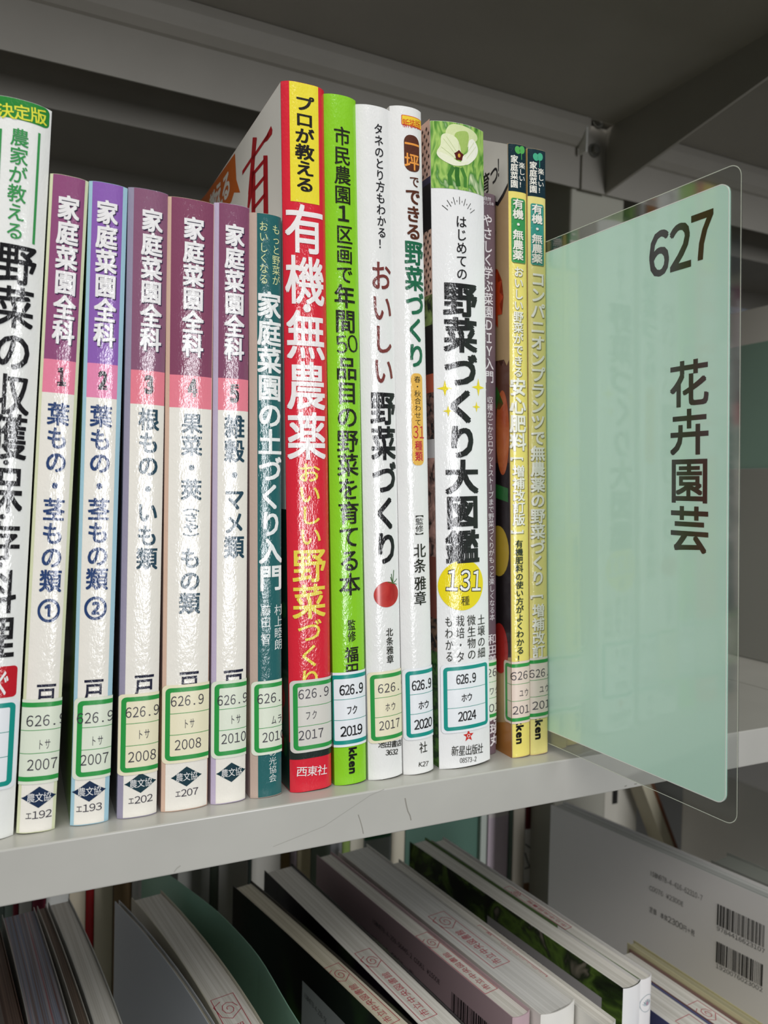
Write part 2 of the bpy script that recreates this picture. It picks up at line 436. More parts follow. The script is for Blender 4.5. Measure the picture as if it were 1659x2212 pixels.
# side brackets with bolts
for s in (1, -1):
    def y(v, s=s): return v if s > 0 else 0.459 - v
    v = [(ax, y(0.2), 0.3440), (ax, y(-0.004), 0.3765), (ax, y(-0.004), 0.3930), (ax, y(0.2), 0.3930)]
    v += [(a + 0.0022, b, c) for a, b, c in v]
    br = link_mesh('side_bracket', v, [(0, 1, 2, 3), (7, 6, 5, 4), (0, 4, 5, 1), (1, 5, 6, 2), (2, 6, 7, 3), (3, 7, 4, 0)], STEEL2, None, BC)
    if s > 0:
        tab = box('bracket_tab', (ax - 0.0225, 0.1975, 0.3440), (ax, 0.2000, 0.3925), STEEL2, BC, 0.0004)
        lx = onY(1257, 300, 0.195).x
        for z0_, z1_ in ((onY(1257, 338, 0.1975).z, onY(1257, 258, 0.1975).z),):
            box('bracket_lug', (lx - 0.0008, 0.189, z0_), (lx + 0.0008, 0.1975, z1_), mat('#d9d9d4', 0.3, metal=0.4, name='bare_steel'), tab, 0.0004)
        for px_, py_ in ((1290, 262), (1282, 326)):
            q_ = onY(px_, py_, 0.1975)
            bm = bmesh.new()
            bmesh.ops.create_cone(bm, cap_ends=True, segments=20, radius1=0.0052, radius2=0.0052, depth=0.0010, matrix=Matrix.Translation((0, 0, 0.0005)))
            bmesh.ops.create_cone(bm, cap_ends=True, segments=6, radius1=0.0036, radius2=0.0032, depth=0.0035, matrix=Matrix.Translation((0, 0, 0.0026)))
            bmesh.ops.transform(bm, matrix=Matrix.Translation(q_) @ Matrix.Rotation(math.pi / 2, 4, 'X'), verts=bm.verts)
            me = bpy.data.meshes.new('bolt'); bm.to_mesh(me); bm.free(); me.materials.append(mat('#77766f', 0.35, metal=0.7, name='bolt_steel'))
            o = bpy.data.objects.new('bolt', me); C.objects.link(o); o.parent = tab
# uprights between the two sides
box('upright_post', (0.3770, 0.2030, -1.30), (0.4290, 0.2560, 1.2), mat('#a09e92', 0.5, name='upright_paint'), BC, 0.002)
box('upright_post', (-0.5250, 0.2030, -1.30), (-0.4730, 0.2560, 1.2), mat('#a09e92', 0.5, name='upright_paint'), BC, 0.002)
box('gap_light_block', (-0.5, 0.1950, 0.3960), (1.3, 0.2640, 1.2), STEEL2, BC)  # added, out of view: keeps overhead light from leaking down between the two sides
# lower shelf boards
for s in (1, -1):
    def y(v, s=s): return v if s > 0 else 0.459 - v
    prism_x('shelf_board', [(y(-0.045), -0.376), (y(-0.045), -0.400), (y(-0.0435), -0.400), (y(-0.0435), -0.3775), (y(0.2), -0.3775), (y(0.2), -0.376)], -0.5, 0.4060, STEEL, BC)
    prism_x('shelf_board', [(y(-0.045), -0.376), (y(-0.045), -0.400), (y(-0.0435), -0.400), (y(-0.0435), -0.3775), (y(0.2), -0.3775), (y(0.2), -0.376)], 0.4072, 1.30, STEEL, BC)
# scuffs on the front lip of the shelf
def lipmark(pts, wd, m):
    yy = -0.00915
    q = [onY(*a, yy) for a in pts]; vs, fs = stroke([(a.x, a.z) for a in q], wd * MM)
    o = link_mesh('scuff_mark', [(a, yy, b) for a, b in vs], fs, m, None, BC)
DK = mat('#8f8c84', 0.6, name='scuff'); DK2 = mat('#a5a39c', 0.6, name='faint_scuff')
lipmark([(875, 1724), (878, 1740), (881, 1752), (886, 1762), (888, 1772)], 0.5, DK)
lipmark([(774, 1760), (779, 1775), (783, 1790), (785, 1801)], 0.35, DK)
lipmark([(590, 1829), (700, 1785), (800, 1718), (830, 1705)], 0.18, DK2)
lipmark([(376, 1884), (382, 1876), (390, 1870)], 0.4, DK2)
lipmark([(1349, 1699), (1354, 1697)], 0.5, DK); lipmark([(1370, 1694), (1376, 1693)], 0.5, DK)
lipmark([(1405, 1745), (1180, 1700)], 0.01, DK2)
# ================================================================== books on the middle shelf
GS = 'home garden set volumes'
WS = '#f3efe6'
HS = {'1': 211, '2': 211, '3': 211.4, '4': 210.8, '5': 211.6}
def series(name, label, q, strip, purple, num, sub, subpos, title, numc, band, logo, code, pen, D=148):
    B = from_px(name, label, *q, HS[num], D, ink(strip), group=GS, b=1.5, p=3.2, right=ink(strip))
    h = B.w / 2
    TL = q[0]
    zt = lambda x, y: B.uv(x, y)[1]
    e0, e1 = band
    z1 = zt(numc[0], purple[0]); z2 = zt(numc[0], purple[1])
    P = 'spine_panel'
    B.add(P, ink(purple[2]), rrect(-h + e0, z1, h - e1, B.H - 0.1), 0)
    B.add(P, ink(purple[3]), rrect(-h + e0, z2, h - e1, z1), 0)
    B.add(P, ink(WS), rrect(-h + e0, 0.3, h - e1, z2), 0)
    B.vrun('title_lettering', '家庭菜園全科', *title, ink('#f5f3f4'), 0.035, 3, sh=ink('#2b2040'))
    B.hrun('volume_number', num, (numc[0] - 14, numc[1]), (numc[0] + 14, numc[1] + 2), 34, ink('#16121c'), 0.07, 2, sx=0.6)
    for (txt, p0, p1, wpx) in subpos: B.vrun('subtitle_lettering', txt, p0, p1, wpx, ink(sub), 0.026, 2)
    B.vrun('author_lettering', '戸', (pen[0], pen[1]), (pen[0] - 1, pen[1] + 46), 41, ink('#23243a'), 0.02, 2)
    # publisher diamond
    cx, cy, lw, lh = logo
    c = B.uv(cx, cy); a = B.uv(cx - lw / 2, cy)[0]; b = B.uv(cx + lw / 2, cy)[0]; hh = (zt(cx, cy - lh / 2) - zt(cx, cy + lh / 2)) / 2; ww = (b - a) / 2
    pts = []
    for k in range(4):
        for t in (-0.12, 0, 0.12):
            an = k * math.pi / 2
            x = math.cos(an) * (1 - abs(t)) - math.sin(an) * t; y = math.sin(an) * (1 - abs(t)) + math.cos(an) * t
            pts.append((c[0] + x * ww * (1.04 if t == 0 else 1), c[1] + y * hh * (1.0 if t == 0 else 1)))
    B.add('publisher_mark', ink('#1e3150' if sub == '#2c4576' else '#1c3b46'), (pts, [tuple(range(len(pts)))]), 2)
    B.htext('publisher_mark', '農文協', (c[0] - ww * 0.72, c[1]), (c[0] + ww * 0.74, c[1]), hh * 0.78, ink('#f0f0f0'), 0.0, 3)
    if code:
        (tx, x, y, w_) = code
        a = B.uv(x - w_ / 2, y); b = B.uv(x + w_ / 2, y); zc = B.uv(x, y)[1]
        B.htext('publisher_mark', tx, (a[0], zc), (b[0], zc), 2.4, ink('#3a3644'), 0.0, 3, 0.95)
    return B

# ---- big white book at the far left
B = from_px('thick_paperback', 'thick white paperback with a green top band, furthest left on the shelf', (-29, 203), (113, 240), (-113, 1812), (29, 1793), 231, 170, ink('#f2f3f0'), b=2.9, p=2.6, group=None, right=ink('#e8eedd'))
h = B.w / 2
B.add('top_band', ink('#2f8a3c'), rrect(-h, B.uv(85, 272)[1], h * 0.93, 230.9, 1.5), 1)
B.hrun('title_lettering', '決定版', (-6, 239), (100, 257), 30, ink('#e8e84a'), 0.015, 3)
B.vrun('title_lettering', '農家が教える', (44, 280), (31, 516), 38, ink('#3f9a55'), 0.014, 3)
for (a, b_) in (((85, 288), (72, 528)), ((2, 278), (-10, 515))):
    u0, z1 = B.uv(*a); u1, z0 = B.uv(*b_); B.add('title_lettering', ink('#3f9a55'), ([(u1 - .35, z0), (u1 + .35, z0), (u0 + .35, z1), (u0 - .35, z1)], [(0, 1, 2, 3)]), 2)
BL_ = ink('#1d1c1e')
B.vrun('title_lettering', '野菜の収', (39, 529), (20, 892), 78, BL_, 0.02, 3)
B.vrun('title_lettering', '獲', (18, 897), (16, 988), 78, BL_, 0.02, 3)
B.vrun('title_lettering', '保', (9, 1010), (7, 1104), 76, BL_, 0.02, 3)
B.vrun('title_lettering', '存', (4, 1128), (2, 1206), 76, BL_, 0.02, 3)
B.vrun('title_lettering', '料理', (-3, 1235), (-10, 1420), 74, BL_, 0.02, 3)
for x, y in ((13, 999), (5, 1116), (0, 1220)):
    c = B.uv(x, y); B.add('title_lettering', BL_, ellipse(c[0], c[1], 0.8, 0.8, 16), 3)
z1 = B.uv(0, 1440)[1]; z0 = B.uv(0, 1508)[1]
B.add('red_box', ink('#c51f2c'), rrect(-h + 1, z0, B.uv(36, 1475)[0], z1, 1.2), 1)
B.vrun('red_box', 'ぐ', (6, 1450), (5, 1500), 30, ink('#f5f5f5'), 0.02, 3)
B.label(1512, 1705, 5, -h + 1.0, B.uv(36, 1600)[0], TEAL_L, P_NEW, [], old=False)
B.flush()

B1 = series('paperback', 'home garden volume 1 with plum top band, beside the thick white book', [(110, 378), (190, 392), (32, 1798), (121, 1797)], '#dfe3bd', (778, 850, '#96547f', '#f08aa6'), '1', '#2c4576',
    [('葉もの・茎もの類', (127, 872), (108, 1277), 44), ('①', (106, 1292), (105, 1343), 50)], ((149, 426), (136, 741), 44), (133, 814), (0.9, 1.0), (84, 1722, 72, 46), ('エ192', 83, 1760, 57), (100, 1477))
B1.label(1510, 1692, 90, None, None, GREEN_L, P_OLD, [('626.9', 100, 1556, 86), ('トサ', 95, 1607, 30), ('2007', 91, 1651, 66)]); B1.flush()
B2 = series('paperback', 'home garden volume 2 with violet top band and pale blue edges', [(193, 397), (275, 404), (149, 1783), (236, 1776)], '#a9d0e0', (786, 860, '#9366b8', '#ee90b8'), '2', '#2c4576',
    [('葉もの・茎もの類', (219, 877), (209, 1272), 44), ('②', (207, 1287), (206, 1338), 50)], ((232, 436), (225, 746), 43), (222, 822), (1.1, 1.5), (193, 1709, 70, 45), ('エ193', 192, 1745, 56), (203, 1467))
B2.add('left_cover_print', ink('#5f8a2c'), rrect(-B2.w / 2 - 140, 0.5, -B2.w / 2 - 0.4, 209.8), 0)
B2.label(1506, 1682, 200, -B2.w / 2 + .3, None, GREEN_L, P_OLD, [('626.9', 206, 1550, 80), ('トサ', 209, 1599, 29), ('2007', 204, 1640, 62)]); B2.flush()
B3 = series('paperback', 'home garden volume 3 with dusty plum top band and lavender left edge', [(277, 408), (363, 419), (251, 1766), (339, 1756)], '#9d97ad', (801, 874, '#8e5f7a', '#f08798'), '3', '#2c4a5a',
    [('根もの・いも類', (322, 884), (317, 1228), 42)], ((329, 454), (325, 756), 42), (321, 831), (1.8, 0.0), (304, 1691, 66, 43), ('エ202', 303, 1727, 53), (312, 1457))
B3.add('left_cover_print', ink('#4c3f3c'), rrect(-B3.w / 2 - 140, 0.5, -B3.w / 2 - 3.0, 209.8), 0)
B3.label(1498, 1672, 300, -B3.w / 2 - 0.2, None, GREEN_L, P_OLDY, [('626.9', 308, 1537, 74), ('トサ', 310, 1585, 29), ('2008', 307, 1633, 62)]); B3.flush()
B4 = series('paperback', 'home garden volume 4, widest of the set, with plum top band and peach left edge', [(364, 427), (461, 441), (344, 1746), (451, 1735)], '#d9b9a4', (812, 882, '#894c67', '#f08798'), '4', '#2c4a5a',
    [('果菜・莢', (415, 894), (413, 1078), 42), ('（さや）', (413, 1085), (412, 1172), 32), ('もの類', (412, 1184), (409, 1324), 42)], ((419, 472), (416, 768), 42), (416, 838), (1.3, 0.3), (403, 1677, 64, 43), ('エ207', 403, 1712, 50), (409, 1450))
B4.label(1478, 1646, 400, -B4.w / 2 + 0.1, None, GREEN_L, P_OLDY, [('626.9', 405, 1513, 73), ('トサ', 408, 1562, 26), ('2008', 406, 1607, 59)]); B4.flush()
B5 = series('paperback', 'home garden volume 5 with plum top band and lilac left edge, beside the teal book', [(464, 439), (537, 448), (452, 1731), (532, 1728)], '#c3b6cf', (818, 887, '#88506d', '#f08798'), '5', '#2c4a5a',
    [('雑穀・マメ類', (507, 899), (506, 1204), 40)], ((507, 487), (506, 775), 39), (506, 850), (1.6, 0.0), (500, 1668, 60, 42), None, (505, 1446))
B5.label(1470, 1636, 495, -B5.w / 2 + 0.1, None, GREEN_L, P_OLD, [('626.9', 503, 1511, 67), ('トサ', 508, 1553, 25), ('2010', 505, 1594, 55)]); B5.flush()

# ---- teal book
B = from_px('paperback', 'teal spined soil-making handbook with beige left edge, beside the red book', (540, 461), (604, 469), (537, 1719), (611, 1719), 210.4, 148, ink('#c3ada0'), b=1.6, p=2.6, right=ink('#2f6f70'))
h = B.w / 2; ul = B.uv(557, 1000)[0]
B.add('spine_panel', ink('#2a6668'), rrect(-h + 2.6, 0.2, h, B.H - .1), 0)
YL = ink('#dfe6a8')
B.vrun('title_lettering', 'もっと野菜が', (596, 487), (596, 616), 15, YL, 0.0, 3)
B.vrun('title_lettering', 'おいしくなる', (569, 479), (570, 613), 18, YL, 0.0, 3)
B.vrun('title_lettering', '家庭菜園の土づくり入門', (582, 633), (586, 1273), 46, ink('#f2f5f4'), 0.028, 3)
B.vrun('author_lettering', '村上睦朗', (601, 1306), (601, 1402), 16, ink('#e6eceb'), 0.0, 3)
B.vrun('author_lettering', '藤田', (574, 1308), (574, 1355), 20, ink('#e6eceb'), 0.0, 3)
B.vrun('author_lettering', '智', (574, 1369), (574, 1391), 20, ink('#e6eceb'), 0.0, 3)
B.vrun('publisher_mark', 'の光協会', (589, 1617), (589, 1688), 15, ink('#dfe6e4'), 0.0, 3)
B.label(1470, 1629, 580, -h + 0.4, None, GREEN_L, P_OLD, [('626.9', 590, 1507, 66), ('ムラ', 597, 1553, 24), ('2010', 592, 1590, 50)]); B.flush()

# ---- red book
B = from_px('paperback', 'tall red paperback with a yellow title panel and white left cover', (609, 183), (697, 195), (623, 1712), (719, 1705), 259, 182, ink('#dd2a3c'), b=2.2, p=4.0, right=ink('#dd2a3c'))
h = B.w / 2
B.add('left_cover_print', mat('#f6f4ee', 0.3, 0.1, name='white_cover_print'), rrect(-h - 181, B.uvL(615, 1100)[1], -h - 0.3, B.H - .1), 0)
B.add('left_cover_print', mat('#1d3a2c', 0.3, 0.1, name='dark_green_print'), rrect(-h - 181, 0.4, -h - 0.3, B.uvL(615, 1100)[1]), 0)
for i in range(26):
    u = -h - 2 - random.random() * 40; z = 8 + random.random() * 85
    B.add('left_cover_print', mat(random.choice(['#b81f22', '#a81820', '#c8b43a', '#2f6a35']), 0.3, 0.1), ellipse(u, z, 2 + 3 * random.random(), 2 + 3 * random.random(), 20), 1)
RD = mat('#b01420', 0.3, 0.1, name='red_cover_ink')
def LP(pts): return [B.uvL(*q) for q in pts]
for pts, k in ([((584, 270), (583, 290), (556, 327), (548, 337), (526, 376), (523, 376), (524, 369), (545, 340), (560, 320), (581, 287)), 0],
               [((552, 303), (556, 300), (556, 340), (551, 400), (545, 445), (535, 460), (541, 420), (545, 370), (547, 320)), 0]):
    pass
def bar(a, b_, w0, w1):
    (x0, y0), (x1, y1) = a, b_
    q = [(x0 - w0, y0), (x0 + w0, y0), (x1 + w1, y1), (x1 - w1, y1)]
    B.add('cover_character', RD, ([B.uvL(*p_) for p_ in q], [(3, 2, 1, 0)]), 2)
def barh(a, b_, w0):
    (x0, y0), (x1, y1) = a, b_
    q = [(x0, y0 - w0), (x1, y1 - w0), (x1, y1 + w0), (x0, y0 + w0)]
    B.add('cover_character', RD, ([B.uvL(*p_) for p_ in q], [(3, 2, 1, 0)]), 2)
bar((551, 297), (547, 345), 4.5, 4); bar((547, 345), (541, 420), 4, 4.5); bar((541, 420), (536, 455), 4, 1.5)
barh((524, 374), (546, 340), 4.5); barh((546, 342), (581, 290), 4.5)
B.add('cover_character', RD, ([B.uvL(*q) for q in ((568, 310), (586, 272), (589, 280), (588, 290), (578, 304))], [(0, 1, 2, 3, 4)]), 2)
bar((548, 370), (548, 470), 4, 4); bar((574, 336), (575, 470), 4.5, 5)
for y0, y1 in ((373, 345), (410, 381), (449, 420)): barh((548, y0 + 2), (573, y1), 4.5)
OR = mat('#d2691e', 0.3, 0.1, name='orange_ribbon_ink')
B.add('ribbon_print', OR, ([B.uvL(*q) for q in ((508, 331), (511, 388), (519, 416), (506, 416), (500, 436), (470, 470), (400, 520), (400, 470), (445, 420))], [tuple(range(9))]), 1)
WL = mat('#f0ece4', 0.3, 0.1, name='white_cover_ink')
a = B.uvL(447, 442); b_ = B.uvL(500, 402)
for ch, (x, y), ex, ez in (('る', (489, 402), 22, 22), ('え', (473, 422), 22, 22), ('教', (461, 442), 22, 22)):
    c = B.uvL(x, y); B.add('ribbon_print', WL, g_place(ch, c[0], c[1], 17, 13, 0.03), 2)
zy = B.uv(658, 438)[1]
u0 = (B.uv(626, 300)[0]); u1 = B.uv(688, 300)[0]
B.add('title_panel', ink('#f3e23c'), rrect(u0, zy, u1, B.H - .1), 1)
B.vrun('title_lettering', 'プロが教える', (657, 209), (659, 414), 38, ink('#201c1a'), 0.03, 3)
B.vrun('title_lettering', '有機', (659, 447), (662, 654), 76, ink('#f7f1f1'), 0.018, 3)
c = B.uv(663, 666); B.add('title_lettering', ink('#f7f1f1'), ellipse(c[0], c[1], 1.5, 1.5, 20), 3)
B.vrun('title_lettering', '無農薬', (662, 676), (665, 989), 76, ink('#f7f1f1'), 0.018, 3)
B.vrun('title_lettering', 'おいしい', (667, 1001), (671, 1178), 46, ink('#f1dc50'), 0.012, 3)
B.vrun('title_lettering', '野菜', (669, 1187), (669, 1333), 66, ink('#f1dc50'), 0.018, 3)
B.vrun('title_lettering', 'づくり', (669, 1340), (670, 1492), 50, ink('#f1dc50'), 0.012, 3)
B.add('publisher_mark', ink('#26302c'), rrect(-h, B.uv(672, 1637)[1], h, B.uv(672, 1600)[1]), 2)
B.hrun('publisher_mark', '西東社', (640, 1666), (706, 1661), 20, ink('#f5eaea'), 0.006, 3)
B.label(1467, 1623, 672, -h + 0.3, None, GREEN_L, '#d9d6cf', [('626.9', 678, 1497, 68), ('フク', 672, 1544, 28), ('2017', 672, 1586, 55)]); B.flush()

# ---- lime green book
B = from_px('paperback', 'tall lime green paperback with black title lettering', (698, 207), (766, 214), (720, 1701), (793, 1697), 258.5, 182, ink('#8fd32a'), b=1.9, p=2.6)
K = ink('#23241a'); h = B.w / 2
B.vrun('title_lettering', '市民農園', (739, 276), (741, 439), 33, K, 0.012, 3)
B.vrun('title_lettering', '1', (742, 446), (742, 479), 32, K, 0.03, 3)
B.vrun('title_lettering', '区画で', (744, 488), (745, 611), 33, K, 0.012, 3)
B.vrun('title_lettering', '年間', (745, 617), (747, 717), 41, K, 0.02, 3)
B.hrun('title_lettering', '50', (725, 746), (772, 744), 36, K, 0.0, 3, sx=0.95)
B.vrun('title_lettering', '品目の野菜を育てる本', (749, 773), (757, 1284), 42, K, 0.016, 3)
B.vrun('author_lettering', '監修', (759, 1339), (760, 1385), 16, K, 0.01, 3)
B.vrun('author_lettering', '福田', (760, 1398), (761, 1464), 27, K, 0.02, 3)
B.rot_text('publisher_mark', 'kken', (762, 1614), (763, 1671), 14, ink('#141414'), 0.04, 3)
B.label(1451, 1612, 755, -h - 2.2, None, TEAL_L, P_NEW, [('626.9', 760, 1489, 50), ('フク', 760, 1533, 24), ('2019', 760, 1578, 46)], old=False); B.flush()

# ---- white book, tomato
B = from_px('paperback', 'tall white paperback with brown lettering and a printed red tomato', (767, 228), (842, 241), (794, 1686), (870, 1683), 257.8, 182, ink('#efefee'), b=2.0, p=2.5)
h = B.w / 2
B.vrun('title_lettering', 'タネのとり方もわかる！', (817, 268), (826, 538), 18, ink('#26262a'), 0.012, 3)
B.vrun('title_lettering', 'おいしい', (823, 566), (830, 830), 40, ink('#7d3b38'), 0.014, 3)
B.vrun('title_lettering', '野菜づくり', (828, 848), (836, 1216), 47, ink('#1d1c1e'), 0.03, 3)
B.vrun('author_lettering', '北条雅章', (841, 1357), (843, 1432), 14, K, 0.01, 3)
c = B.uv(836, 1284); rx = (B.uv(861, 1284)[0] - B.uv(810, 1284)[0]) / 2
TM = ramp_mat('tomato_print', [(0.3, '#a81d20'), (0.6, '#d0433a')], 90)
B.add('tomato_print', TM, ellipse(c[0], c[1], rx, 5.0, 40), 2)
GN = ink('#3f6b35'); c2 = B.uv(848, 1260)
for dx, dz in ((-2.4, 0.8), (-1.0, 2.6), (0.6, 5.2), (2.2, 1.6), (2.0, -0.6), (-0.6, 3.8)):
    B.add('tomato_print', GN, stroke([(c2[0], c2[1]), (c2[0] + dx * .6, c2[1] + dz * .5), (c2[0] + dx, c2[1] + dz)], 0.28), 3)
B.hrun('publisher_mark', '池田書店', (817, 1608), (867, 1603), 13, K, 0.01, 3)
B.hrun('publisher_mark', '3632', (833, 1626), (859, 1623), 11, K, 0.01, 3)
B.label(1450, 1603, 832, -h + 0.2, None, GREEN_L, P_OLDY, [('626.9', 848, 1484, 60), ('ホウ', 843, 1526, 24), ('2017', 842, 1565, 46)]); B.flush()

# ---- white book, brown pill
B = from_px('paperback', 'white paperback with an oval brown badge and green title lettering', (838, 233), (911, 238), (871, 1680), (936, 1675), 260.6, 182, ink('#f0f0ef'), b=2.2, p=2.5, w=13.6)
h = B.w / 2; BR_ = ink('#5c3325')
a = B.uv(867, 264); b_ = B.uv(909, 272)
B.add('badge', ink('#dc4a26'), rrect(a[0], b_[1] - 1.9, b_[0], b_[1] + 1.9, 0.5), 1)
B.add('badge', ink('#f6d33c'), rrect(a[0] + .25, b_[1] - 1.65, b_[0] - .25, b_[1] + 1.65, 0.3), 2)
B.hrun('badge', '新装版', (869, 266), (907, 273), 17, ink('#d62a1e'), 0.0, 3)
a = B.uv(872, 289); b_ = B.uv(906, 376)
B.add('badge', BR_, rrect(a[0], b_[1], b_[0], a[1], min(2.9, (b_[0] - a[0]) / 2.05)), 2)
B.vrun('badge', '一坪', (890, 296), (890, 366), 28, ink('#f2a04a'), 0.02, 3)
B.vrun('title_lettering', 'で', (895, 381), (895, 404), 19, BR_, 0.015, 3)
B.vrun('title_lettering', 'できる', (892, 408), (894, 517), 29, BR_, 0.03, 3)
B.vrun('title_lettering', '野菜づくり', (895, 522), (900, 792), 35, ink('#236b4c'), 0.03, 3)
a = B.uv(887, 806); b_ = B.uv(915, 1005)
B.add('season_pill', ink('#eebb58'), rrect(a[0], b_[1], b_[0], a[1], 2.0), 2)
B.vrun('season_pill', '春・秋合わせて', (901, 813), (903, 919), 13, K, 0.0, 3)
B.hrun('season_pill', '31', (891, 934), (916, 935), 26, ink('#c52b40'), 0.0, 3, sx=0.8)
B.vrun('season_pill', '種類', (904, 953), (905, 995), 15, ink('#c52b40'), 0.015, 3)
B.vrun('author_lettering', '【監修】', (906, 1104), (906, 1164), 16, K, 0.0, 3)
B.vrun('author_lettering', '北条', (907, 1175), (907, 1236), 24, K, 0.01, 3)
B.vrun('author_lettering', '雅章', (908, 1246), (908, 1306), 24, K, 0.01, 3)
B.vrun('publisher_mark', '社', (914, 1603), (915, 1625), 16, K, 0.0, 3)
B.hrun('publisher_mark', 'K27', (905, 1651), (925, 1649), 10, K, 0.0, 3)
B.label(1443, 1597, 903, -h + 0.3, None, TEAL_L, P_NEW, [('626.9', 912, 1479, 42), ('ホウ', 915, 1522, 23), ('2020', 915, 1563, 38)], old=False); B.flush()

# ---- thick white pictorial book
B = from_px('illustrated_handbook', 'thickest white handbook with an okra flower photograph on top of its spine', (930, 262), (1042, 287), (947, 1668), (1060, 1646), 259, 182, ink('#f1f1f2'), b=2.7, p=2.2)
h = B.w / 2
zf = B.uv(985, 409)[1]
LEAFY = ramp_mat('okra_leaves_print', [(0.28, '#2d5a22'), (0.42, '#5f9a3a'), (0.52, '#a9cf6a'), (0.62, '#4c8a3a'), (0.75, '#dfe9c0')], 130, 2, stretch=(1.6, 1, 0.6))
B.add('flower_photograph', LEAFY, rrect(-h, zf, h, B.H - .1), 1)
fc = B.uv(988, 325)
def fpx(pts, col, lv):
    q_ = [B.uv(860 + x_ * .217, 200 + y_ * .217) for x_, y_ in pts]
    out = []
    n_ = len(q_)
    for i in range(n_):                                            # rounded outline through the points
        p0, p1, p2, p3 = (q_[(i + k) % n_] for k in (-1, 0, 1, 2))
        for k in range(5):
            t = k / 5
            out.append(tuple(0.5 * ((2 * p1[j]) + (-p0[j] + p2[j]) * t + (2 * p0[j] - 5 * p1[j] + 4 * p2[j] - p3[j]) * t * t + (-p0[j] + 3 * p1[j] - 3 * p2[j] + p3[j]) * t ** 3) for j in (0, 1)))
    B.add('flower_photograph', ink(col), (out, [tuple(range(len(out)))]), lv)
fpx([(470, 400), (520, 320), (640, 330), (760, 400), (780, 480), (640, 560), (500, 520)], '#dbe6ae', 2)
fpx([(575, 400), (680, 390), (700, 470), (660, 600), (580, 600), (560, 480)], '#a9c66a', 2.6)
fpx([(432, 425), (500, 410), (590, 470), (620, 610), (540, 660), (440, 620), (385, 590), (420, 520)], '#e9efc8', 3)
fpx([(700, 490), (745, 470), (790, 560), (770, 650), (690, 720), (630, 700), (640, 640), (690, 590)], '#f6f7e6', 3)
fpx([(385, 590), (440, 600), (520, 640), (610, 690), (700, 690), (660, 725), (560, 728), (470, 690), (400, 640)], '#f0f3d8', 3.5)
for x0_, y0_, x1_, y1_ in ((450, 460, 570, 620), (480, 440, 585, 600), (425, 540, 560, 650), (770, 540, 680, 660), (750, 500, 660, 640), (600, 410, 605, 560)):
    B.add('flower_photograph', ink('#cbd99a'), stroke([B.uv(860 + x0_ * .217, 200 + y0_ * .217), B.uv(860 + x1_ * .217, 200 + y1_ * .217)], 0.13), 4.2)
B.add('flower_photograph', ink('#5a1c18'), star4(fc[0] + .6, fc[1] - 2.0, 2.2, 0.75, 5), 5)
B.add('flower_photograph', ink('#d9a640'), ellipse(fc[0] + .6, fc[1] - 2.0, 0.6, 0.8, 16), 6)
for k, (x0, x1, w_) in enumerate(((-3.6, -3.2, 1.7), (-0.4, 0.2, 2.0), (3.4, 3.4, 1.6))):
    B.add('flower_photograph', ink(['#3f7a30', '#35702c', '#4a8538'][k]), stroke([(fc[0] + x0 * .5, fc[1] - 6.5), (fc[0] + x0, fc[1] - 10), (fc[0] + x1, fc[1] - 14)], w_), 2)
for i in range(13):
    an = math.radians(36 + 108 * i / 12); c = B.uv(993, 478); r0 = 6.6 + (0.9 if i % 2 else 0); r1 = 9.6 if i % 2 == 0 else 8.2
    B.add('title_lettering', K, stroke([(c[0] + r * math.cos(an) * 0.95, c[1] + r * math.sin(an)) for r in (r0, r1)], 0.22), 2)
KB = ink('#201f20')
B.vrun('title_lettering', 'はじめての', (996, 467), (998, 604), 22, KB, 0.008, 3)
B.vrun('title_lettering', '野菜づくり大図鑑', (996, 613), (1002, 1214), 65, KB, 0.04, 3)
for x, y, r in ((961, 839, 3.2), (1033, 837, 3.6), (968, 888, 2.2), (1029, 879, 2.2)):
    c = B.uv(x, y); B.add('sparkles', ink('#f1dd2c'), star4(c[0], c[1], r, 0.28), 2)
c = B.uv(1000, 1264); rx = (B.uv(1047, 1264)[0] - B.uv(953, 1264)[0]) / 2
B.add('count_badge', ink('#f1dd1e'), ellipse(c[0], c[1], rx, rx * 1.0, 48), 2)
B.hrun('count_badge', '131', (962, 1254), (1040, 1255), 42, KB, 0.05, 4, sx=0.8)
B.hrun('count_badge', '131', (962, 1254), (1040, 1255), 42, ink('#f5f5f5'), 0.012, 5, sx=0.8)
B.vrun('count_badge', '種', (1005, 1288), (1005, 1307), 17, KB, 0.0, 4)
B.vrun('author_lettering', '土壌の細', (1039, 1328), (1040, 1420), 15, K, 0.0, 3)
B.vrun('author_lettering', '微生物の', (1018, 1329), (1019, 1424), 17, K, 0.0, 3)
B.vrun('author_lettering', '栽培・タ', (994, 1330), (995, 1430), 17, K, 0.0, 3)
B.vrun('author_lettering', 'もわかる', (969, 1332), (971, 1429), 16, K, 0.0, 3)
c = B.uv(1012, 1589); B.add('publisher_mark', ink('#d2322c'), star4(c[0], c[1], 2.6, 0.42, 5), 2)
B.add('publisher_mark', ink('#f0f0f0'), ring(ellipse(c[0], c[1], .75, .75, 12)[0], ellipse(c[0], c[1], .5, .5, 12)[0]), 3)
B.hrun('publisher_mark', '新星出版社', (975, 1622), (1043, 1615), 20, K, 0.0, 3)
B.hrun('publisher_mark', '08573-2', (993, 1643), (1029, 1639), 10, K, 0.0, 3, sx=.9)
ul = B.uv(952, 1500)[0]; ur = B.uv(1055, 1500)[0]
B.label(1433, 1580, 1004, ul, ur, TEAL_L, P_NEW, [('626.9', 1007, 1466, 42), ('ホウ', 1008, 1506, 24), ('2024', 1009, 1546, 38)], old=False)
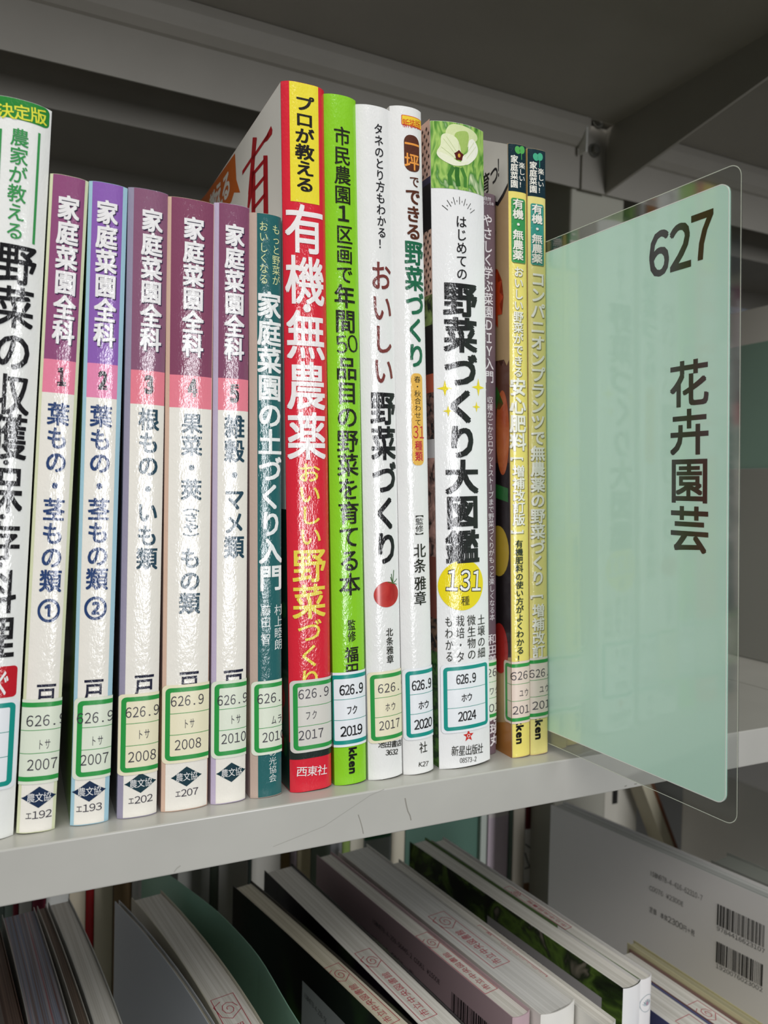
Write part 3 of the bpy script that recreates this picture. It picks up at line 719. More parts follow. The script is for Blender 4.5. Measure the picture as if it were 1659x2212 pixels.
# left cover print: lattice, carrots, soil
LAT = mat('#f4cdbb', 0.25, 0.2, name='lattice_print'); DKH = mat('#3a2620', 0.3, 0.1, name='dark_print')
zs = [B.uvL(922, y)[1] for y in (262, 385, 400, 500, 600, 640, 705, 810, 850, 950, 990, 1200, 1330, 1400)] + [0.5]
cols = [LAT, mat('#3c3a5a', .3, .1), mat('#141214', .3, .1), LAT, LAT, ramp_mat('leaf_print', [(0.4, '#1c2a18'), (0.6, '#a8c070')], 160), mat('#241c1c', .3, .1), mat('#d86a4a', .3, .1), ramp_mat('soil_print', [(0.4, '#1a1416'), (0.6, '#9a7468')], 400), mat('#e3dfe2', .3, .1), ramp_mat('mixed_print', [(0.35, '#2a1c1c'), (0.6, '#d3a59a')], 200), mat('#8c4a3c', .3, .1), ramp_mat('soil_print_low', [(0.4, '#1a1614'), (0.6, '#8a6a54')], 300), ramp_mat('grass_print', [(0.4, '#23451f'), (0.6, '#5a8a3a')], 300)]
for i in range(14): B.add('left_cover_print', cols[i], rrect(-h - 181, zs[i + 1], -h - 0.3, zs[i]), 1)
for i in range(30):
    for j in range(5):
        z = zs[0] - 3 - i * 2.2; u = -h - 3 - j * 3.2 + (i % 2) * 1.6
        if zs[1] < z or zs[5] < z < zs[3]: B.add('left_cover_print', DKH, star4(u, z, 1.0, 0.7, 2), 2)
B.flush()

# ---- thin purple book, set back
B = Book('slim_paperback', 'slim dusty purple paperback half hidden right of the okra handbook', 239, 9.4, 150, ink('#6d5a63'), org=(0.1856, 0.0095, 0.0001), lean=-0.0330, b=1.4, p=2.6)
WT = ink('#e8e2e6')
B.hrun('title_lettering', '自然', (1044, 428), (1060, 432), 8, WT, 0.0, 3)
B.hrun('title_lettering', 'らしの本', (1043, 438), (1066, 442), 7, WT, 0.0, 3)
B.vrun('title_lettering', 'やさしく学ぶ菜園ＤＩＹ入門', (1053, 464), (1057, 826), 18, WT, 0.014, 3)
B.vrun('title_lettering', '収穫かごからロケットストーブまで野菜づくりがもっと楽しくなる本', (1058, 857), (1063, 1340), 11, WT, 0.0, 3)
B.vrun('author_lettering', '和田義', (1063, 1370), (1064, 1436), 16, WT, 0.012, 3)
B.vrun('publisher_mark', '地球丸', (1067, 1537), (1068, 1608), 17, WT, 0.03, 3)
B.label(1425, 1553, 1066, -B.w / 2 - 6, None, GREEN_L, P_OLD, [('626.9', 1067, 1452, 44), ('ワタ', 1067, 1491, 19), ('2012', 1067, 1528, 40)]); B.flush()

# ---- two yellow books
def yellow(label, q, w, top_y, boxpx, boxcol, D, base, cover):
    B = from_px('paperback', label, *q, 258, D, cover, group='pale yellow organic gardening guides', b=0.9, p=3.5, w=w, right=ink(base))
    h = B.w / 2; x = (q[0][0] + q[1][0]) / 2
    B.add('spine_panel', ink(base), rrect(-h + 0.1, 0.3, h, B.H - .1), 0)
    B.add('spine_panel', ink('#16303a'), rrect(-h + 0.1, B.uv(x, top_y)[1], h - 0.05, B.H - .1), 1)
    a = B.uv(boxpx[0], boxpx[1]); b_ = B.uv(boxpx[2], boxpx[3])
    B.add('title_panel', ink('#8a8a50'), rrect(a[0] + .3, b_[1] - .4, b_[0] + .3, a[1] - .4, 0.8), 1)
    B.add('title_panel', ink(boxcol), rrect(a[0], b_[1], b_[0], a[1], 0.8), 2)
    return B
q = [(1096, 310), (1136, 315), (1106, 1638), (1144, 1640)]
TAN = mat('#c9ab80', 0.3, 0.1, name='tan_cover_print')
B = yellow('pale yellow paperback with green title panel and carrot on its left cover', q, 9.0, 414, (1104, 427, 1134, 570), '#3f9a58', 182, '#f2e27a', TAN)
h = B.w / 2; SH = ink('#8f8450'); WF = ink('#f6f4ea')
for dx in (-4, 5):
    c = B.uv(1122 + dx, 326); B.add('sprout_print', ink('#57b05a'), ([(c[0] + a_ * 1.0 + b2 * .5 * dx / 5, c[1] + b2 * 1.0 - a_ * .5 * dx / 5 + .3) for a_, b2 in ellipse(0, 0, 1.3, 1.5, 18)[0]], [tuple(range(18))]), 3)
c = B.uv(1126, 335); B.add('sprout_print', ink('#57b05a'), stroke([(c[0], c[1] + 1.5), (c[0], c[1] - 2)], 0.3), 3)
B.vrun('title_lettering', '家庭菜園', (1111, 336), (1111, 405), 15, WF, 0.02, 3)
B.vrun('title_lettering', '楽しい！', (1127, 352), (1127, 406), 12, WF, 0.01, 3)
B.vrun('title_lettering', '有機・無農薬', (1119, 431), (1119, 561), 21, WF, 0.025, 4, sh=ink('#2a6a3c'))
B.vrun('title_lettering', 'おいしい野菜ができる', (1120, 577), (1119, 814), 19, WF, 0.02, 4, sh=SH)
B.vrun('title_lettering', '安心肥料', (1119, 818), (1120, 972), 31, WF, 0.03, 4, sh=SH)
B.vrun('title_lettering', '[増補改訂版]', (1120, 980), (1121, 1160), 24, WF, 0.025, 4, sh=SH)
B.vrun('title_lettering', '有機肥料の使い方がよくわかる！', (1121, 1167), (1124, 1430), 15, ink('#23302a'), 0.02, 4)
B.rot_text('publisher_mark', 'kken', (1123, 1553), (1124, 1607), 13, ink('#141414'), 0.04, 3)
LC = 'left_cover_print'
WC = mat('#e9e7df', 0.3, 0.1, name='white_cover_print2')
def LPm(m, pts, lv): B.add(LC, m, ([B.uvL(*q_) for q_ in pts], [tuple(range(len(pts)))]), lv)
BKm = mat('#17171a', .3, .1, name='black_print')
LPm(BKm, [(1099, 312), (1099, 400), (1088, 425), (1076, 445), (1066, 440), (1030, 470), (1030, 300)], 1)
LPm(WC, [(1099, 312), (1099, 392), (1086, 418), (1075, 436), (1066, 434), (1030, 462), (1030, 300)], 2)
for ch, x, y, w_ in (('つ', 1068, 378, 18), ('！', 1081, 360, 14), ('育', 1050, 396, 18)):
    c = B.uvL(x, y); e_ = B.uvL(x + w_ / 2, y)[0] - B.uvL(x - w_ / 2, y)[0]; B.add(LC, BKm, g_place(ch, c[0], c[1], e_, 9.5, 0.02), 3)
LPm(BKm, [(1060, 490), (1068, 480), (1072, 500), (1070, 525), (1060, 530)], 2)
OR2 = mat('#d2491c', .3, .1, name='orange_star_print')
c = B.uvL(1064, 650); rx_ = abs(B.uvL(1088, 650)[0] - c[0]); rz_ = c[1] - B.uvL(1064, 722)[1]
st_, sf_ = star4(0, 0, 1, 0.68, 12); B.add(LC, OR2, ([(c[0] + a_ * rx_, c[1] + b2 * rz_) for a_, b2 in st_], sf_), 2)
c = B.uvL(1068, 655); B.add(LC, WC, g_place('感', c[0] - 6, c[1], 12, 10, 0.02), 3)
BRN = mat('#6b4334', .3, .1, name='brown_print')
zz = []
for i, x in enumerate(range(1101, 1040, -6)): zz.append((x, 775 + 14 * (i % 2) + i * 1))
LPm(BRN, zz + [(1040, 1000), (1101, 1000)], 1)
CAR = ramp_mat('carrot_print', [(0.35, '#c4562a'), (0.65, '#e8874a')], 60)
c = B.uvL(1086, 935); rx_ = abs(B.uvL(1072, 935)[0] - c[0]); B.add(LC, CAR, ellipse(c[0], c[1], rx_, 18, 30), 2)
LPm(mat('#3f7a34', .3, .1, name='leaf_green_print'), [(1066, 835), (1074, 836), (1088, 872), (1080, 885), (1066, 880)], 2)
LPm(mat('#241f20', .3, .1, name='dark_cover_print'), [(1101, 1000), (1040, 1000), (1040, 1420), (1104, 1420)], 1)
LPm(mat('#2f7a3c', .3, .1, name='pepper_print'), [(1098, 1055), (1070, 1045), (1070, 1075), (1098, 1085)], 2)
c = B.uvL(1077, 1190); B.add(LC, mat('#d8b83c', .3, .1), ellipse(c[0], c[1], 8, 11, 24), 2)
c = B.uvL(1080, 1400); B.add(LC, mat('#c2302a', .3, .1), ellipse(c[0], c[1], abs(B.uvL(1098, 1400)[0] - c[0]), 11, 30), 2)
LPm(mat('#b57a3c', .3, .1, name='ochre_print'), [(1104, 1560), (1070, 1560), (1070, 1640), (1106, 1640)], 1)
B.label(1428, 1562, 1125, B.uvL(1090, 1500)[0], None, GREEN_L, '#ecd8cc', [('626.9', 1134, 1458, 54), ('ユウ', 1131, 1496, 22), ('2012', 1132, 1532, 46)]); B.flush()
q = [(1138, 325), (1178, 330), (1144, 1631), (1184, 1622)]
B = yellow('pale yellow paperback with a teal title panel, beside the green divider sign', q, 9.2, 425, (1146, 439, 1174, 575), '#3f9a8c', 182, '#ebe08c', ink('#e6c893'))
for dx in (-4, 5):
    c = B.uv(1161 + dx, 341); B.add('sprout_print', ink('#4bb08a'), ([(c[0] + a_ * 1.0 + b2 * .5 * dx / 5, c[1] + b2 * 1.0 - a_ * .5 * dx / 5 + .3) for a_, b2 in ellipse(0, 0, 1.3, 1.5, 18)[0]], [tuple(range(18))]), 3)
c = B.uv(1165, 352); B.add('sprout_print', ink('#4bb08a'), stroke([(c[0], c[1] + 1.5), (c[0], c[1] - 2)], 0.3), 3)
B.vrun('title_lettering', '家庭菜園', (1152, 350), (1152, 416), 15, WF, 0.02, 3)
B.vrun('title_lettering', '楽しい！', (1168, 365), (1168, 418), 12, WF, 0.01, 3)
B.vrun('title_lettering', '有機・無農薬', (1160, 443), (1160, 568), 21, WF, 0.025, 4, sh=ink('#2a6a5c'))
B.vrun('title_lettering', 'コンパニオンプランツで無農薬の野菜づくり', (1162, 588), (1162, 1263), 28, WF, 0.03, 4, sh=SH)
B.vrun('title_lettering', '[増補改訂', (1163, 1276), (1163, 1420), 24, WF, 0.025, 4, sh=SH)
B.rot_text('publisher_mark', 'kken', (1164, 1541), (1165, 1597), 13, ink('#141414'), 0.04, 3)
B.label(1420, 1552, 1163, -B.w / 2 - 5, None, GREEN_L, '#e8dcd0', [('626.9', 1172, 1453, 52), ('ユウ', 1175, 1487, 22), ('2012', 1176, 1521, 46)]); B.flush()

# ================================================================== laminated divider sign 627
def sheet_obj(name, fn, u0, v0, u1, v1, r, m, parent, t=0.0003, n=8):
    pts, _ = rrect(u0, v0, u1, v1, r, n)
    k = len(pts); V = [fn(a, b, t / 2) for a, b in pts] + [fn(a, b, -t / 2) for a, b in pts]
    F = [tuple(range(k)), tuple(range(2 * k - 1, k - 1, -1))] + [(i, k + i, k + (i + 1) % k, (i + 1) % k) for i in range(k)]
    bm = bmesh.new(); vs = [bm.verts.new(q) for q in V]
    for f in F: bm.faces.new([vs[i] for i in f])
    bmesh.ops.recalc_face_normals(bm, faces=bm.faces)
    me = bpy.data.meshes.new(name); bm.to_mesh(me); bm.free(); me.materials.append(m)
    o = bpy.data.objects.new(name, me); C.objects.link(o); o.parent = parent
    return o
def clear_mat():
    m = bpy.data.materials.new('clear_laminate'); m.use_nodes = True; nt = m.node_tree
    for n in list(nt.nodes): nt.nodes.remove(n)
    o = nt.nodes.new('ShaderNodeOutputMaterial'); mx = nt.nodes.new('ShaderNodeMixShader')
    tr = nt.nodes.new('ShaderNodeBsdfTransparent'); tr.inputs[0].default_value = (0.88, 0.89, 0.88, 1)
    gl = nt.nodes.new('ShaderNodeBsdfGlossy'); gl.inputs['Color'].default_value = (0.9, 0.92, 0.9, 1); gl.inputs['Roughness'].default_value = 0.08
    mx.inputs[0].default_value = 0.12
    nt.links.new(tr.outputs[0], mx.inputs[1]); nt.links.new(gl.outputs[0], mx.inputs[2]); nt.links.new(mx.outputs[0], o.inputs[0])
    return m
SG = empty('divider_sign', (0.211, -0.02, 0)); tag(SG, 'laminated pale green shelf divider sign numbered 627, jutting out past the yellow book', 'sign')
tl = onY(1183, 540, 0.0); tr = onY(1586, 352, -0.090); br = onY(1580, 1762, -0.090)
fx = tr - tl; fx.z = 0; fx.normalize()                      # towards the viewer
upv = (tr - br).normalized()
upv = (upv - fx * upv.dot(fx)); upv.normalize()
nrm = upv.cross(fx).normalized()
if nrm.x > 0: nrm = -nrm                                       # printed face looks left
org = br.copy(); SW, SHt = 154, 214
zl = 0.0008 - (org - fx * SW * MM * 0.6).z
org = org + upv * 0
def sg(u, v, off=0.0): return org + fx * (u * MM) + upv * (v * MM) + nrm * off
def sguv(x, y):
    d = ray(x, y); t = (org - CO).dot(nrm) / d.dot(nrm); q = CO + d * t - org
    return q.dot(fx) / MM, q.dot(upv) / MM
SG.matrix_world = Matrix.Identity(4)
c_tr = sguv(1603, 420); c_tt = sguv(1500, 397); c_bb = sguv(1460, 1723)
SR = c_tr[0]; ST = sguv(1560, 366)[1]; SB = sguv(1400, 1701)[1]
lam = sheet_obj('clear_laminate', sg, SR - SW, SB, SR, ST, 4.5, clear_mat(), SG, 0.00045)
def sign_mat():
    m = bpy.data.materials.new('green_card'); m.use_nodes = True; nt = m.node_tree; b = nt.nodes['Principled BSDF']
    b.inputs['Base Color'].default_value = lin('#d2fbea'); b.inputs['Roughness'].default_value = 0.35
    b.inputs['Coat Weight'].default_value = 0.9; b.inputs['Coat Roughness'].default_value = 0.06
    tc = nt.nodes.new('ShaderNodeTexCoord'); n = nt.nodes.new('ShaderNodeTexNoise'); n.inputs['Scale'].default_value = 18
    nt.links.new(tc.outputs['Object'], n.inputs[0])
    bp = nt.nodes.new('ShaderNodeBump'); bp.inputs['Strength'].default_value = 0.12; bp.inputs['Distance'].default_value = 0.001
    nt.links.new(n.outputs[0], bp.inputs['Height']); nt.links.new(bp.outputs[0], b.inputs['Coat Normal'])
    return m
pr = sguv(1577, 420)[0]
card = sheet_obj('green_card', sg, SR - SW + 6, sguv(1460, 1694)[1], pr, sguv(1500, 421)[1], 3.8, sign_mat(), SG, 0.00062)
V = []; F = []
def sgl(shape):
    vs, fs = shape; i0 = len(V); V.extend([sg(q_[0], q_[1], 0.00036 + 0.00001 * (q_[2] if len(q_) > 2 else 0)) for q_ in vs]); F.extend([tuple(i + i0 for i in f) for f in fs])
for ch, x, y in (('6', 1425, 551), ('2', 1471, 536), ('7', 1518, 513)):
    c = sguv(x, y); sgl(g_place(ch, c[0], c[1], 16, 20.5, 0.022))
RC = rrect(SR - SW + 6, sguv(1460, 1694)[1], pr, sguv(1500, 421)[1], 3.8, 8)[0]; RI = rrect(SR - SW + 6.3, sguv(1460, 1694)[1] + .3, pr - .3, sguv(1500, 421)[1] - .3, 3.5, 8)[0]
vs_, fs_ = ring(RC, RI); link_mesh('card_edge', [sg(a, b, 0.00034) for a, b in vs_], fs_, mat('#fbfffb', 0.3, name='white_card_edge'), None, SG)
RC = rrect(SR - SW, SB, SR, ST, 4.5, 8)[0]; RI = rrect(SR - SW + .25, SB + .25, SR - .25, ST - .25, 4.25, 8)[0]
vs_, fs_ = ring(RC, RI); link_mesh('laminate_edge', [sg(a, b, 0.00026) for a, b in vs_], fs_, mat('#dfe6d8', 0.2, name='laminate_edge'), None, SG)
link_mesh('number_lettering', V, F, mat('#1d1a1c', 0.2, 0, 0.5, coat=0.9), None, SG)
V = []; F = []
for ch, x, y in (('花', 1489, 828), ('卉', 1490, 933), ('園', 1490, 1037), ('芸', 1490, 1143)):
    c = sguv(x, y); sgl(g_place(ch, c[0], c[1], 17.2, 16.8, 0.02))
link_mesh('title_lettering', V, F, mat('#1d1a1c', 0.2, 0, 0.5, coat=0.9), None, SG)

# ================================================================== bookend and books further right
BE = empty('steel_bookend', (0.4743, 0.12, 0)); tag(BE, 'grey steel bookend plate standing behind the divider sign', 'bookend')
BE.location = (0, 0, 0)
GM = mat('#8c8c88', 0.55, name='bookend_paint')
box('bookend_plate', (0.4725, 0.02, 0.0002), (0.4737, 0.165, 0.1355), GM, BE, 0.0005)
box('bookend_foot', (0.4740, 0.02, 0.0001), (0.5800, 0.165, 0.0009), GM, BE)
B = Book('boxed_book', 'white and teal book standing behind the grey bookend, far right', 249, 22, 182, mat('#c9c4c1', 0.35, 0, name='white_box_print'), org=(0.4862, 0.008, 0.001), b=0.5)
B.add('left_cover_print', mat('#7f9a8f', 0.4, 0, name='teal_box_print'), rrect(-11 - 181, 0.5, -11.2, 224), 0); B.flush()

# ================================================================== lower shelf, books with their heads seen from above
FLZ = -0.3759
def lower(name, label, back, front, width_px, cover, pages, D=182, bow=0.0, ztop=-0.118, right=None, group=None, b=1.5, p=2.6, use_front_end=False, inset=1.5, w=None, pull=0.0, floor=FLZ):
    A = onZ(*back, ztop); F_ = onZ(*front, ztop) if isinstance(front, tuple) else A + Vector((front, -1, 0)) * 0.1
    d = (A - F_); L = d.length; d.normalize()                 # from front to back
    yaw = math.atan2(-d.x, d.y)
    if use_front_end: D = L / MM
    Fr = A - d * (D * MM)
    xr = Vector((d.y, -d.x, 0))
    ww = w or (onZ(*width_px, ztop) - A).dot(xr) / MM
    org = Fr + xr * (ww * MM / 2); org.z = floor
    return Book(name, label, (ztop - floor) / MM, ww, D, cover, pages, org=org, yaw=yaw, b=b, p=p, bow=bow, right=right, group=group, inset=inset)
RS = mat('#c03a50', 0.5, name='stamp_ink')
def stamp(B, y0, y1, x0, x1, faint=False):
    """red ownership stamp on the head of the page block (y along depth from the spine)"""
    V = []; F = []
    z = B.H - B.inset + 0.06
    def pl(shape):
        vs, fs = shape; i0 = len(V); V.extend([B.P(q_[0], q_[1], z + (0.04 * q_[2] if len(q_) > 2 else 0)) for q_ in vs]); F.extend([tuple(i + i0 for i in f) for f in fs])
    o = rrect(x0, y0, x1, y1)[0]; i_ = rrect(x0 + .35, y0 + .35, x1 - .35, y1 - .35)[0]; pl(ring(o, i_))
    txt = '市立中央図書館'
    n = len(txt); L = (y1 - y0) * 0.62; pit = L / n; cx = (x0 + x1) / 2
    for i, ch in enumerate(txt):
        vs, fs = g_place(ch, 0, 0, pit * 0.95, (x1 - x0) * 0.50, 0.0)
        yy = y0 + 1.5 + pit * (i + 0.5)
        pl(([(cx - q[1], yy + q[0], q[2]) for q in vs], fs))
    ye = y0 + (y1 - y0) * 0.83; r = (x1 - x0) * 0.36                   # the curled emblem at the far end
    pts = [(cx + r * (1 - k / 16) * math.cos(k * 0.75), ye + 1.3 * r * (1 - k / 16) * math.sin(k * 0.75)) for k in range(14)]
    pl(stroke(pts, 0.4)); pl(stroke([(cx - r * 1.2, ye - r), (cx - r * .2, ye - r * 1.7), (cx + r * 1.2, ye - r * .6)], 0.4)); pl(stroke([(cx - r * 1.2, ye - r), (cx - r * 1.5, ye + r), (cx - r * .5, ye + r * 1.6)], 0.4))
    link_mesh('ownership_stamp', V, F, RS, None, B.root)
def barcode(B, p0, p1, hpx, digits=None, lv=2, dw=None, seed=1):
    rnd = random.Random(seed); a = B.uvL(*p0); b_ = B.uvL(*p1)
    Lw = b_[0] - a[0]; hm = hpx; u = a[0]
    while u < b_[0] - 0.5:
        w_ = rnd.choice((0.33, 0.33, 0.66, 0.99)); g = rnd.choice((0.33, 0.33, 0.66))
        B.add('barcode', mat('#1c1a1c', 0.5, name='barcode_ink'), rrect(u, a[1] - hm, min(u + w_, b_[0]), a[1]), lv); u += w_ + g
    if digits: B.htext('barcode', digits, (a[0], a[1] - hm - 1.9), (b_[0], a[1] - hm - 1.9), 2.4, mat('#1c1a1c', 0.5, name='barcode_ink'), 0.0, lv, 0.85)
GB = 'books on the lower shelf'
def c_(h_, r=0.3): return mat(h_, r, 0, 0.5)
def LT(B, txt, x0, y0, x1, y1, hm, col='#2a2628', bold=0.0):
    a = B.uvL(x0, y0); b_ = B.uvL(x1, y1)
    zc = (a[1] + b_[1]) / 2
    B.htext('cover_lettering', txt, (a[0], a[1]), (b_[0], b_[1]), hm, mat(col, 0.4, 0, 0.5), bold, 2, 0.9)
B = lower('brown_hardback', 'dark brown edged hardback at the bottom left corner, its head cut by the frame', (-38, 1985), (10, 2212), None, c_('#6a5148'), page_mat('brown_page_edges', '#8a7468', '#5c4a42'), D=182, w=7.0)
B = lower('thick_art_book', 'thick paperback with multicoloured page edges at the bottom left', (4, 1976), (52, 2212), (78, 1974), c_('#c9c6c0'), PAGES3, D=182, bow=1.5)
B = lower('slim_brown_book', 'slim brown edged book beside the multicoloured page edges', (80, 1957), (160, 2212), (100, 1955), c_('#cbc8c0'), page_mat('brown_page_edges2', '#8a7a6c', '#5f5148'), D=182, bow=1.5)
B = lower('white_magazine', 'bent white-edged softcover book left of the red striped spine', (104, 1949), (189, 2212), (151, 1944), c_('#c9cac6'), PAGES, D=182, bow=2.5)
B = lower('grey_softcover', 'curved softcover with a blue grey left cover, left of the lower green sheet', (248, 1947), (423, 2212), (283, 1940), c_('#cdd2da'), page_mat('thin_page_edges', '#d0ccc0', '#8a8468'), D=182, bow=5, w=2.5)
B = lower('thick_softcover', 'curved white-edged paperback leaning on the lower green sheet', (284, 1939), (448, 2212), (352, 1928), c_('#cfcbb8'), PAGES, D=182, bow=5)
stamp(B, 22, 78, -6, 5)
B = lower('dark_flower_book', 'black covered gardening book right of the lower green sheet', (503, 1913), (811, 2206), (551, 1909), ramp_mat('dark_photo_cover', [(0.40, '#0c0a0a'), (0.55, '#171310'), (0.66, '#2f4a1c'), (0.76, '#8a4a1e')], 14, 3, film=0), PAGES2, D=182, bow=1.5)
LAB = mat('#9d9da0', 0.4, name='grey_label_print')
a = B.uvL(648, 2120); B.add('price_panel', LAB, rrect(a[0], 5, a[0] + 60, a[1]), 1)
LT(B, 'ISBN978-4-259-56', 652, 2150, 700, 2210, 2.6)
B.flush(); stamp(B, 38, 88, -5, 4)
B = lower('purple_flower_book', 'dark purple flower book with white page edges, left of the pink book', (571, 1880), (893, 2206), (637, 1871), ramp_mat('purple_photo_cover', [(0.38, '#0d0a0d'), (0.52, '#1c1220'), (0.62, '#33402a'), (0.75, '#3a2a44')], 20, 3, film=0), PAGES, D=182, bow=1.0)
a = B.uvL(783, 2115); B.add('price_panel', mat('#7f8084', 0.4, name='grey_panel_print'), rrect(a[0], 5, -B.w / 2 - 2, a[1]), 1); B.flush()
stamp(B, 26, 84, -5.5, 3.5)
B = lower('pink_book', 'dusty pink softcover with a price text and barcode on its cover', (684, 1847), (1107, 2198), (720, 1842), c_('#c3a9b0'), PAGES, use_front_end=True)
LT(B, 'ISBN978-4-259-56445-2 C0061 ¥1500E', 804, 1987, 951, 2123, 2.5)
LT(B, '定価（本体1,500円 ＋税）', 803, 2024, 898, 2110, 3.0)
barcode(B, (976, 2142), (1075, 2230), 12, '9784259', seed=3); B.flush(); stamp(B, 20, 75, -3.5, 4.5)
B = lower('thick_white_book', 'thick white paperback with a red stamp on its head, right of the pink book', (731, 1839), (1168, 2192), (808, 1834), c_('#eceae4'), page_mat('grey_page_edges', '#e6e6e4', '#d3d3d0'), use_front_end=True, b=2.5)
B.flush(); stamp(B, 38, 92, -5, 6)
B = lower('slim_white_book', 'slim white paperback between the thick white book and the green flower book', (838, 1862), (1296, 2212), (866, 1858), c_('#e4e2dc'), PAGES, D=175, ztop=-0.122)
B.flush(); stamp(B, 40, 92, -2, 2)
GFL = ramp_mat('green_photo_cover', [(0.38, '#0c120a'), (0.48, '#2a3d16'), (0.58, '#5c7a2e'), (0.66, '#2a3320'), (0.76, '#b7ab9c')], 45, 3, film=0)
B = lower('green_flower_book', 'green photograph covered gardening book with a barcode panel', (885, 1818), (1345, 2135), (927, 1814), GFL, PAGES, use_front_end=True, right=c_('#5a7a3a'))
a = B.uvL(1053, 1977); b_ = B.uvL(1300, 2155)
B.add('price_panel', mat('#b6b3b6', 0.4, name='pale_panel_print'), rrect(a[0], b_[1] - 26, b_[0], a[1]), 1)
LT(B, 'ISBN978-4-259-56253-0', 1068, 2010, 1176, 2092, 2.6)
barcode(B, (1188, 2098), (1285, 2168), 10, None, seed=5)
h = B.w / 2
B.add('white_spine', c_('#eeeeee'), rrect(-h + .2, 0.5, h, B.H - 0.1), 0); B.flush()
B = lower('lotus_book', 'white paperback with a round lotus emblem on its spine', (932, 1814), (1378, 2116), (959, 1808), c_('#eceaea'), PAGES, use_front_end=True, b=1.6)
h = B.w / 2
c = B.uv(1388, 2170); LG = mat('#8fa3aa', 0.4, name='emblem_ink')
R_ = min(4.2, h - 0.6)
B.add('lotus_emblem', LG, ring(ellipse(0.2, c[1], R_, R_, 32)[0], ellipse(0.2, c[1], R_ - .2, R_ - .2, 32)[0]), 2)
for k in range(7):
    an = math.radians(20 + k * 23.3); px_ = [(0.2 + 3.3 * math.cos(an), c[1] - 1 + 3.3 * math.sin(an)), (0.2 + 1.6 * math.cos(an + .3), c[1] - 1 + 1.6 * math.sin(an + .3)), (0.2, c[1] - 1.2), (0.2 + 1.6 * math.cos(an - .3), c[1] - 1 + 1.6 * math.sin(an - .3))]
    B.add('lotus_emblem', LG if k % 2 else mat('#b9c6cc', 0.4, name='emblem_ink2'), (px_, [(0, 1, 2, 3)]), 3)
B.add('lotus_emblem', mat('#b08a9c', 0.4, name='emblem_centre'), ellipse(0.2, c[1], 0.8, 0.9, 14), 4); B.flush()
stamp(B, 50, 100, -2.5, 2.5)
# short books right of the lotus book
ZS = -0.152
B = lower('small_paperback', 'short paperback with a faint red stamp, second right of the lotus book', (1326, 2063), (1542, 2212), None, c_('#8a6a62'), PAGES, D=148, ztop=-0.150, w=13.0)
stamp(B, 45, 100, -B.w * .38, B.w * .3)
xb = B.M.to_3x3() @ Vector((1, 0, 0)); wb = B.w; tb = B.M.translation.copy()
Book('slim_cream_book', 'slim cream edged book pressed against the large white barcode book', (-0.1475 - FLZ) / MM, 5.5, 150, c_('#cfc8a0'), page_mat('grey_cream_edges', '#c8c3a4', '#a8a282'), org=tb + xb * ((wb + 5.9) / 2 * MM), yaw=math.atan2(xb.y, xb.x), b=0.6)
B = Book('small_paperback', 'short paperback with a blue cover band, directly right of the lotus book', (-0.1505 - FLZ) / MM, 19, 148, c_('#5a5f8c'), PAGES, org=tb - xb * ((wb + 19.4) / 2 * MM), yaw=math.atan2(xb.y, xb.x), b=1.0)
stamp(B, 30, 95, -4, 7)
# large white book with two barcodes
B = lower('white_back_cover_book', 'large white book showing its back cover with two barcodes', (1190, 1738), (1659, 1942), (1228, 1734), c_('#ece9e8'), page_mat('white_page_edges', '#d8dad8', '#9fa3a0'), D=215, ztop=-0.108)
LT(B, 'ISBN978-4-416-62310-7', 1404, 1885, 1518, 1941, 3.2, '#55524f')
LT(B, 'C0076 ¥2300E', 1403, 1917, 1477, 1954, 3.0, '#6a6764')
LT(B, '定価 本体2300円＋税', 1403, 1963, 1501, 2017, 3.6, '#2f2c28')
barcode(B, (1550, 1952), (1655, 2003), 12.5, '9784416623107', seed=11)
barcode(B, (1548, 2033), (1650, 2083), 12.5, '1920076023002', seed=12)
B.flush()
B = lower('bowed_white_book', 'white softcover with rounded back corner, right of the large barcode book', (1536, 1858), 0.19, (1600, 1853), c_('#9a9c96'), mat('#8f938c', 0.6, name='grey_head'), D=150, ztop=-0.110, bow=0)
# box file at the right
BX = box('grey_box_file', (0.500, -0.02, FLZ), (0.560, 0.192, onX(1640, 1704, 0.5).z), c_('#e9e6e2'), None, 0.002)
tag(BX, 'large pale grey box file at the right end of the lower shelf', 'box file')
# lower green laminated sheet, bowed
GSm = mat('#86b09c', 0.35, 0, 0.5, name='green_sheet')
def curve_sheet(name, label, pts, zt, zb, m, t=0.0004):
    n = len(pts); V = []
    for x, y in pts: V += [(x, y, zt), (x, y, zb), (x + t, y, zt), (x + t, y, zb)]
    F = []
    for i in range(n - 1):
        a = 4 * i; F += [(a, a + 4, a + 5, a + 1), (a + 2, a + 3, a + 7, a + 6), (a, a + 2, a + 6, a + 4), (a + 1, a + 5, a + 7, a + 3)]
    F += [(0, 1, 3, 2), (4 * n - 4, 4 * n - 2, 4 * n - 1, 4 * n - 3)]
    o = link_mesh(name, V, F, m); tag(o, label, 'divider')
    return o
pz = -0.112
raw = [onZ(*q, pz) for q in ((375, 1897), (473, 1970), (560, 2064), (637, 2203))]
pts = [(0.070, 0.185)]
for i in range(len(raw) - 1):
    for k in range(5): q = raw[i].lerp(raw[i + 1], k / 5); pts.append((q.x, q.y))
pts.append((raw[-1].x, raw[-1].y)); pts.append((raw[-1].x + 0.002, raw[-1].y - 0.02))
pts[0] = (raw[0].x + (raw[0].x - raw[1].x) * 0.8, raw[0].y + (raw[0].y - raw[1].y) * 0.8)
sm = pts[:]
for _ in range(3): sm = [sm[0]] + [((sm[i - 1][0] + 2 * sm[i][0] + sm[i + 1][0]) / 4, (sm[i - 1][1] + 2 * sm[i][1] + sm[i + 1][1]) / 4) for i in range(1, len(sm) - 1)] + [sm[-1]]
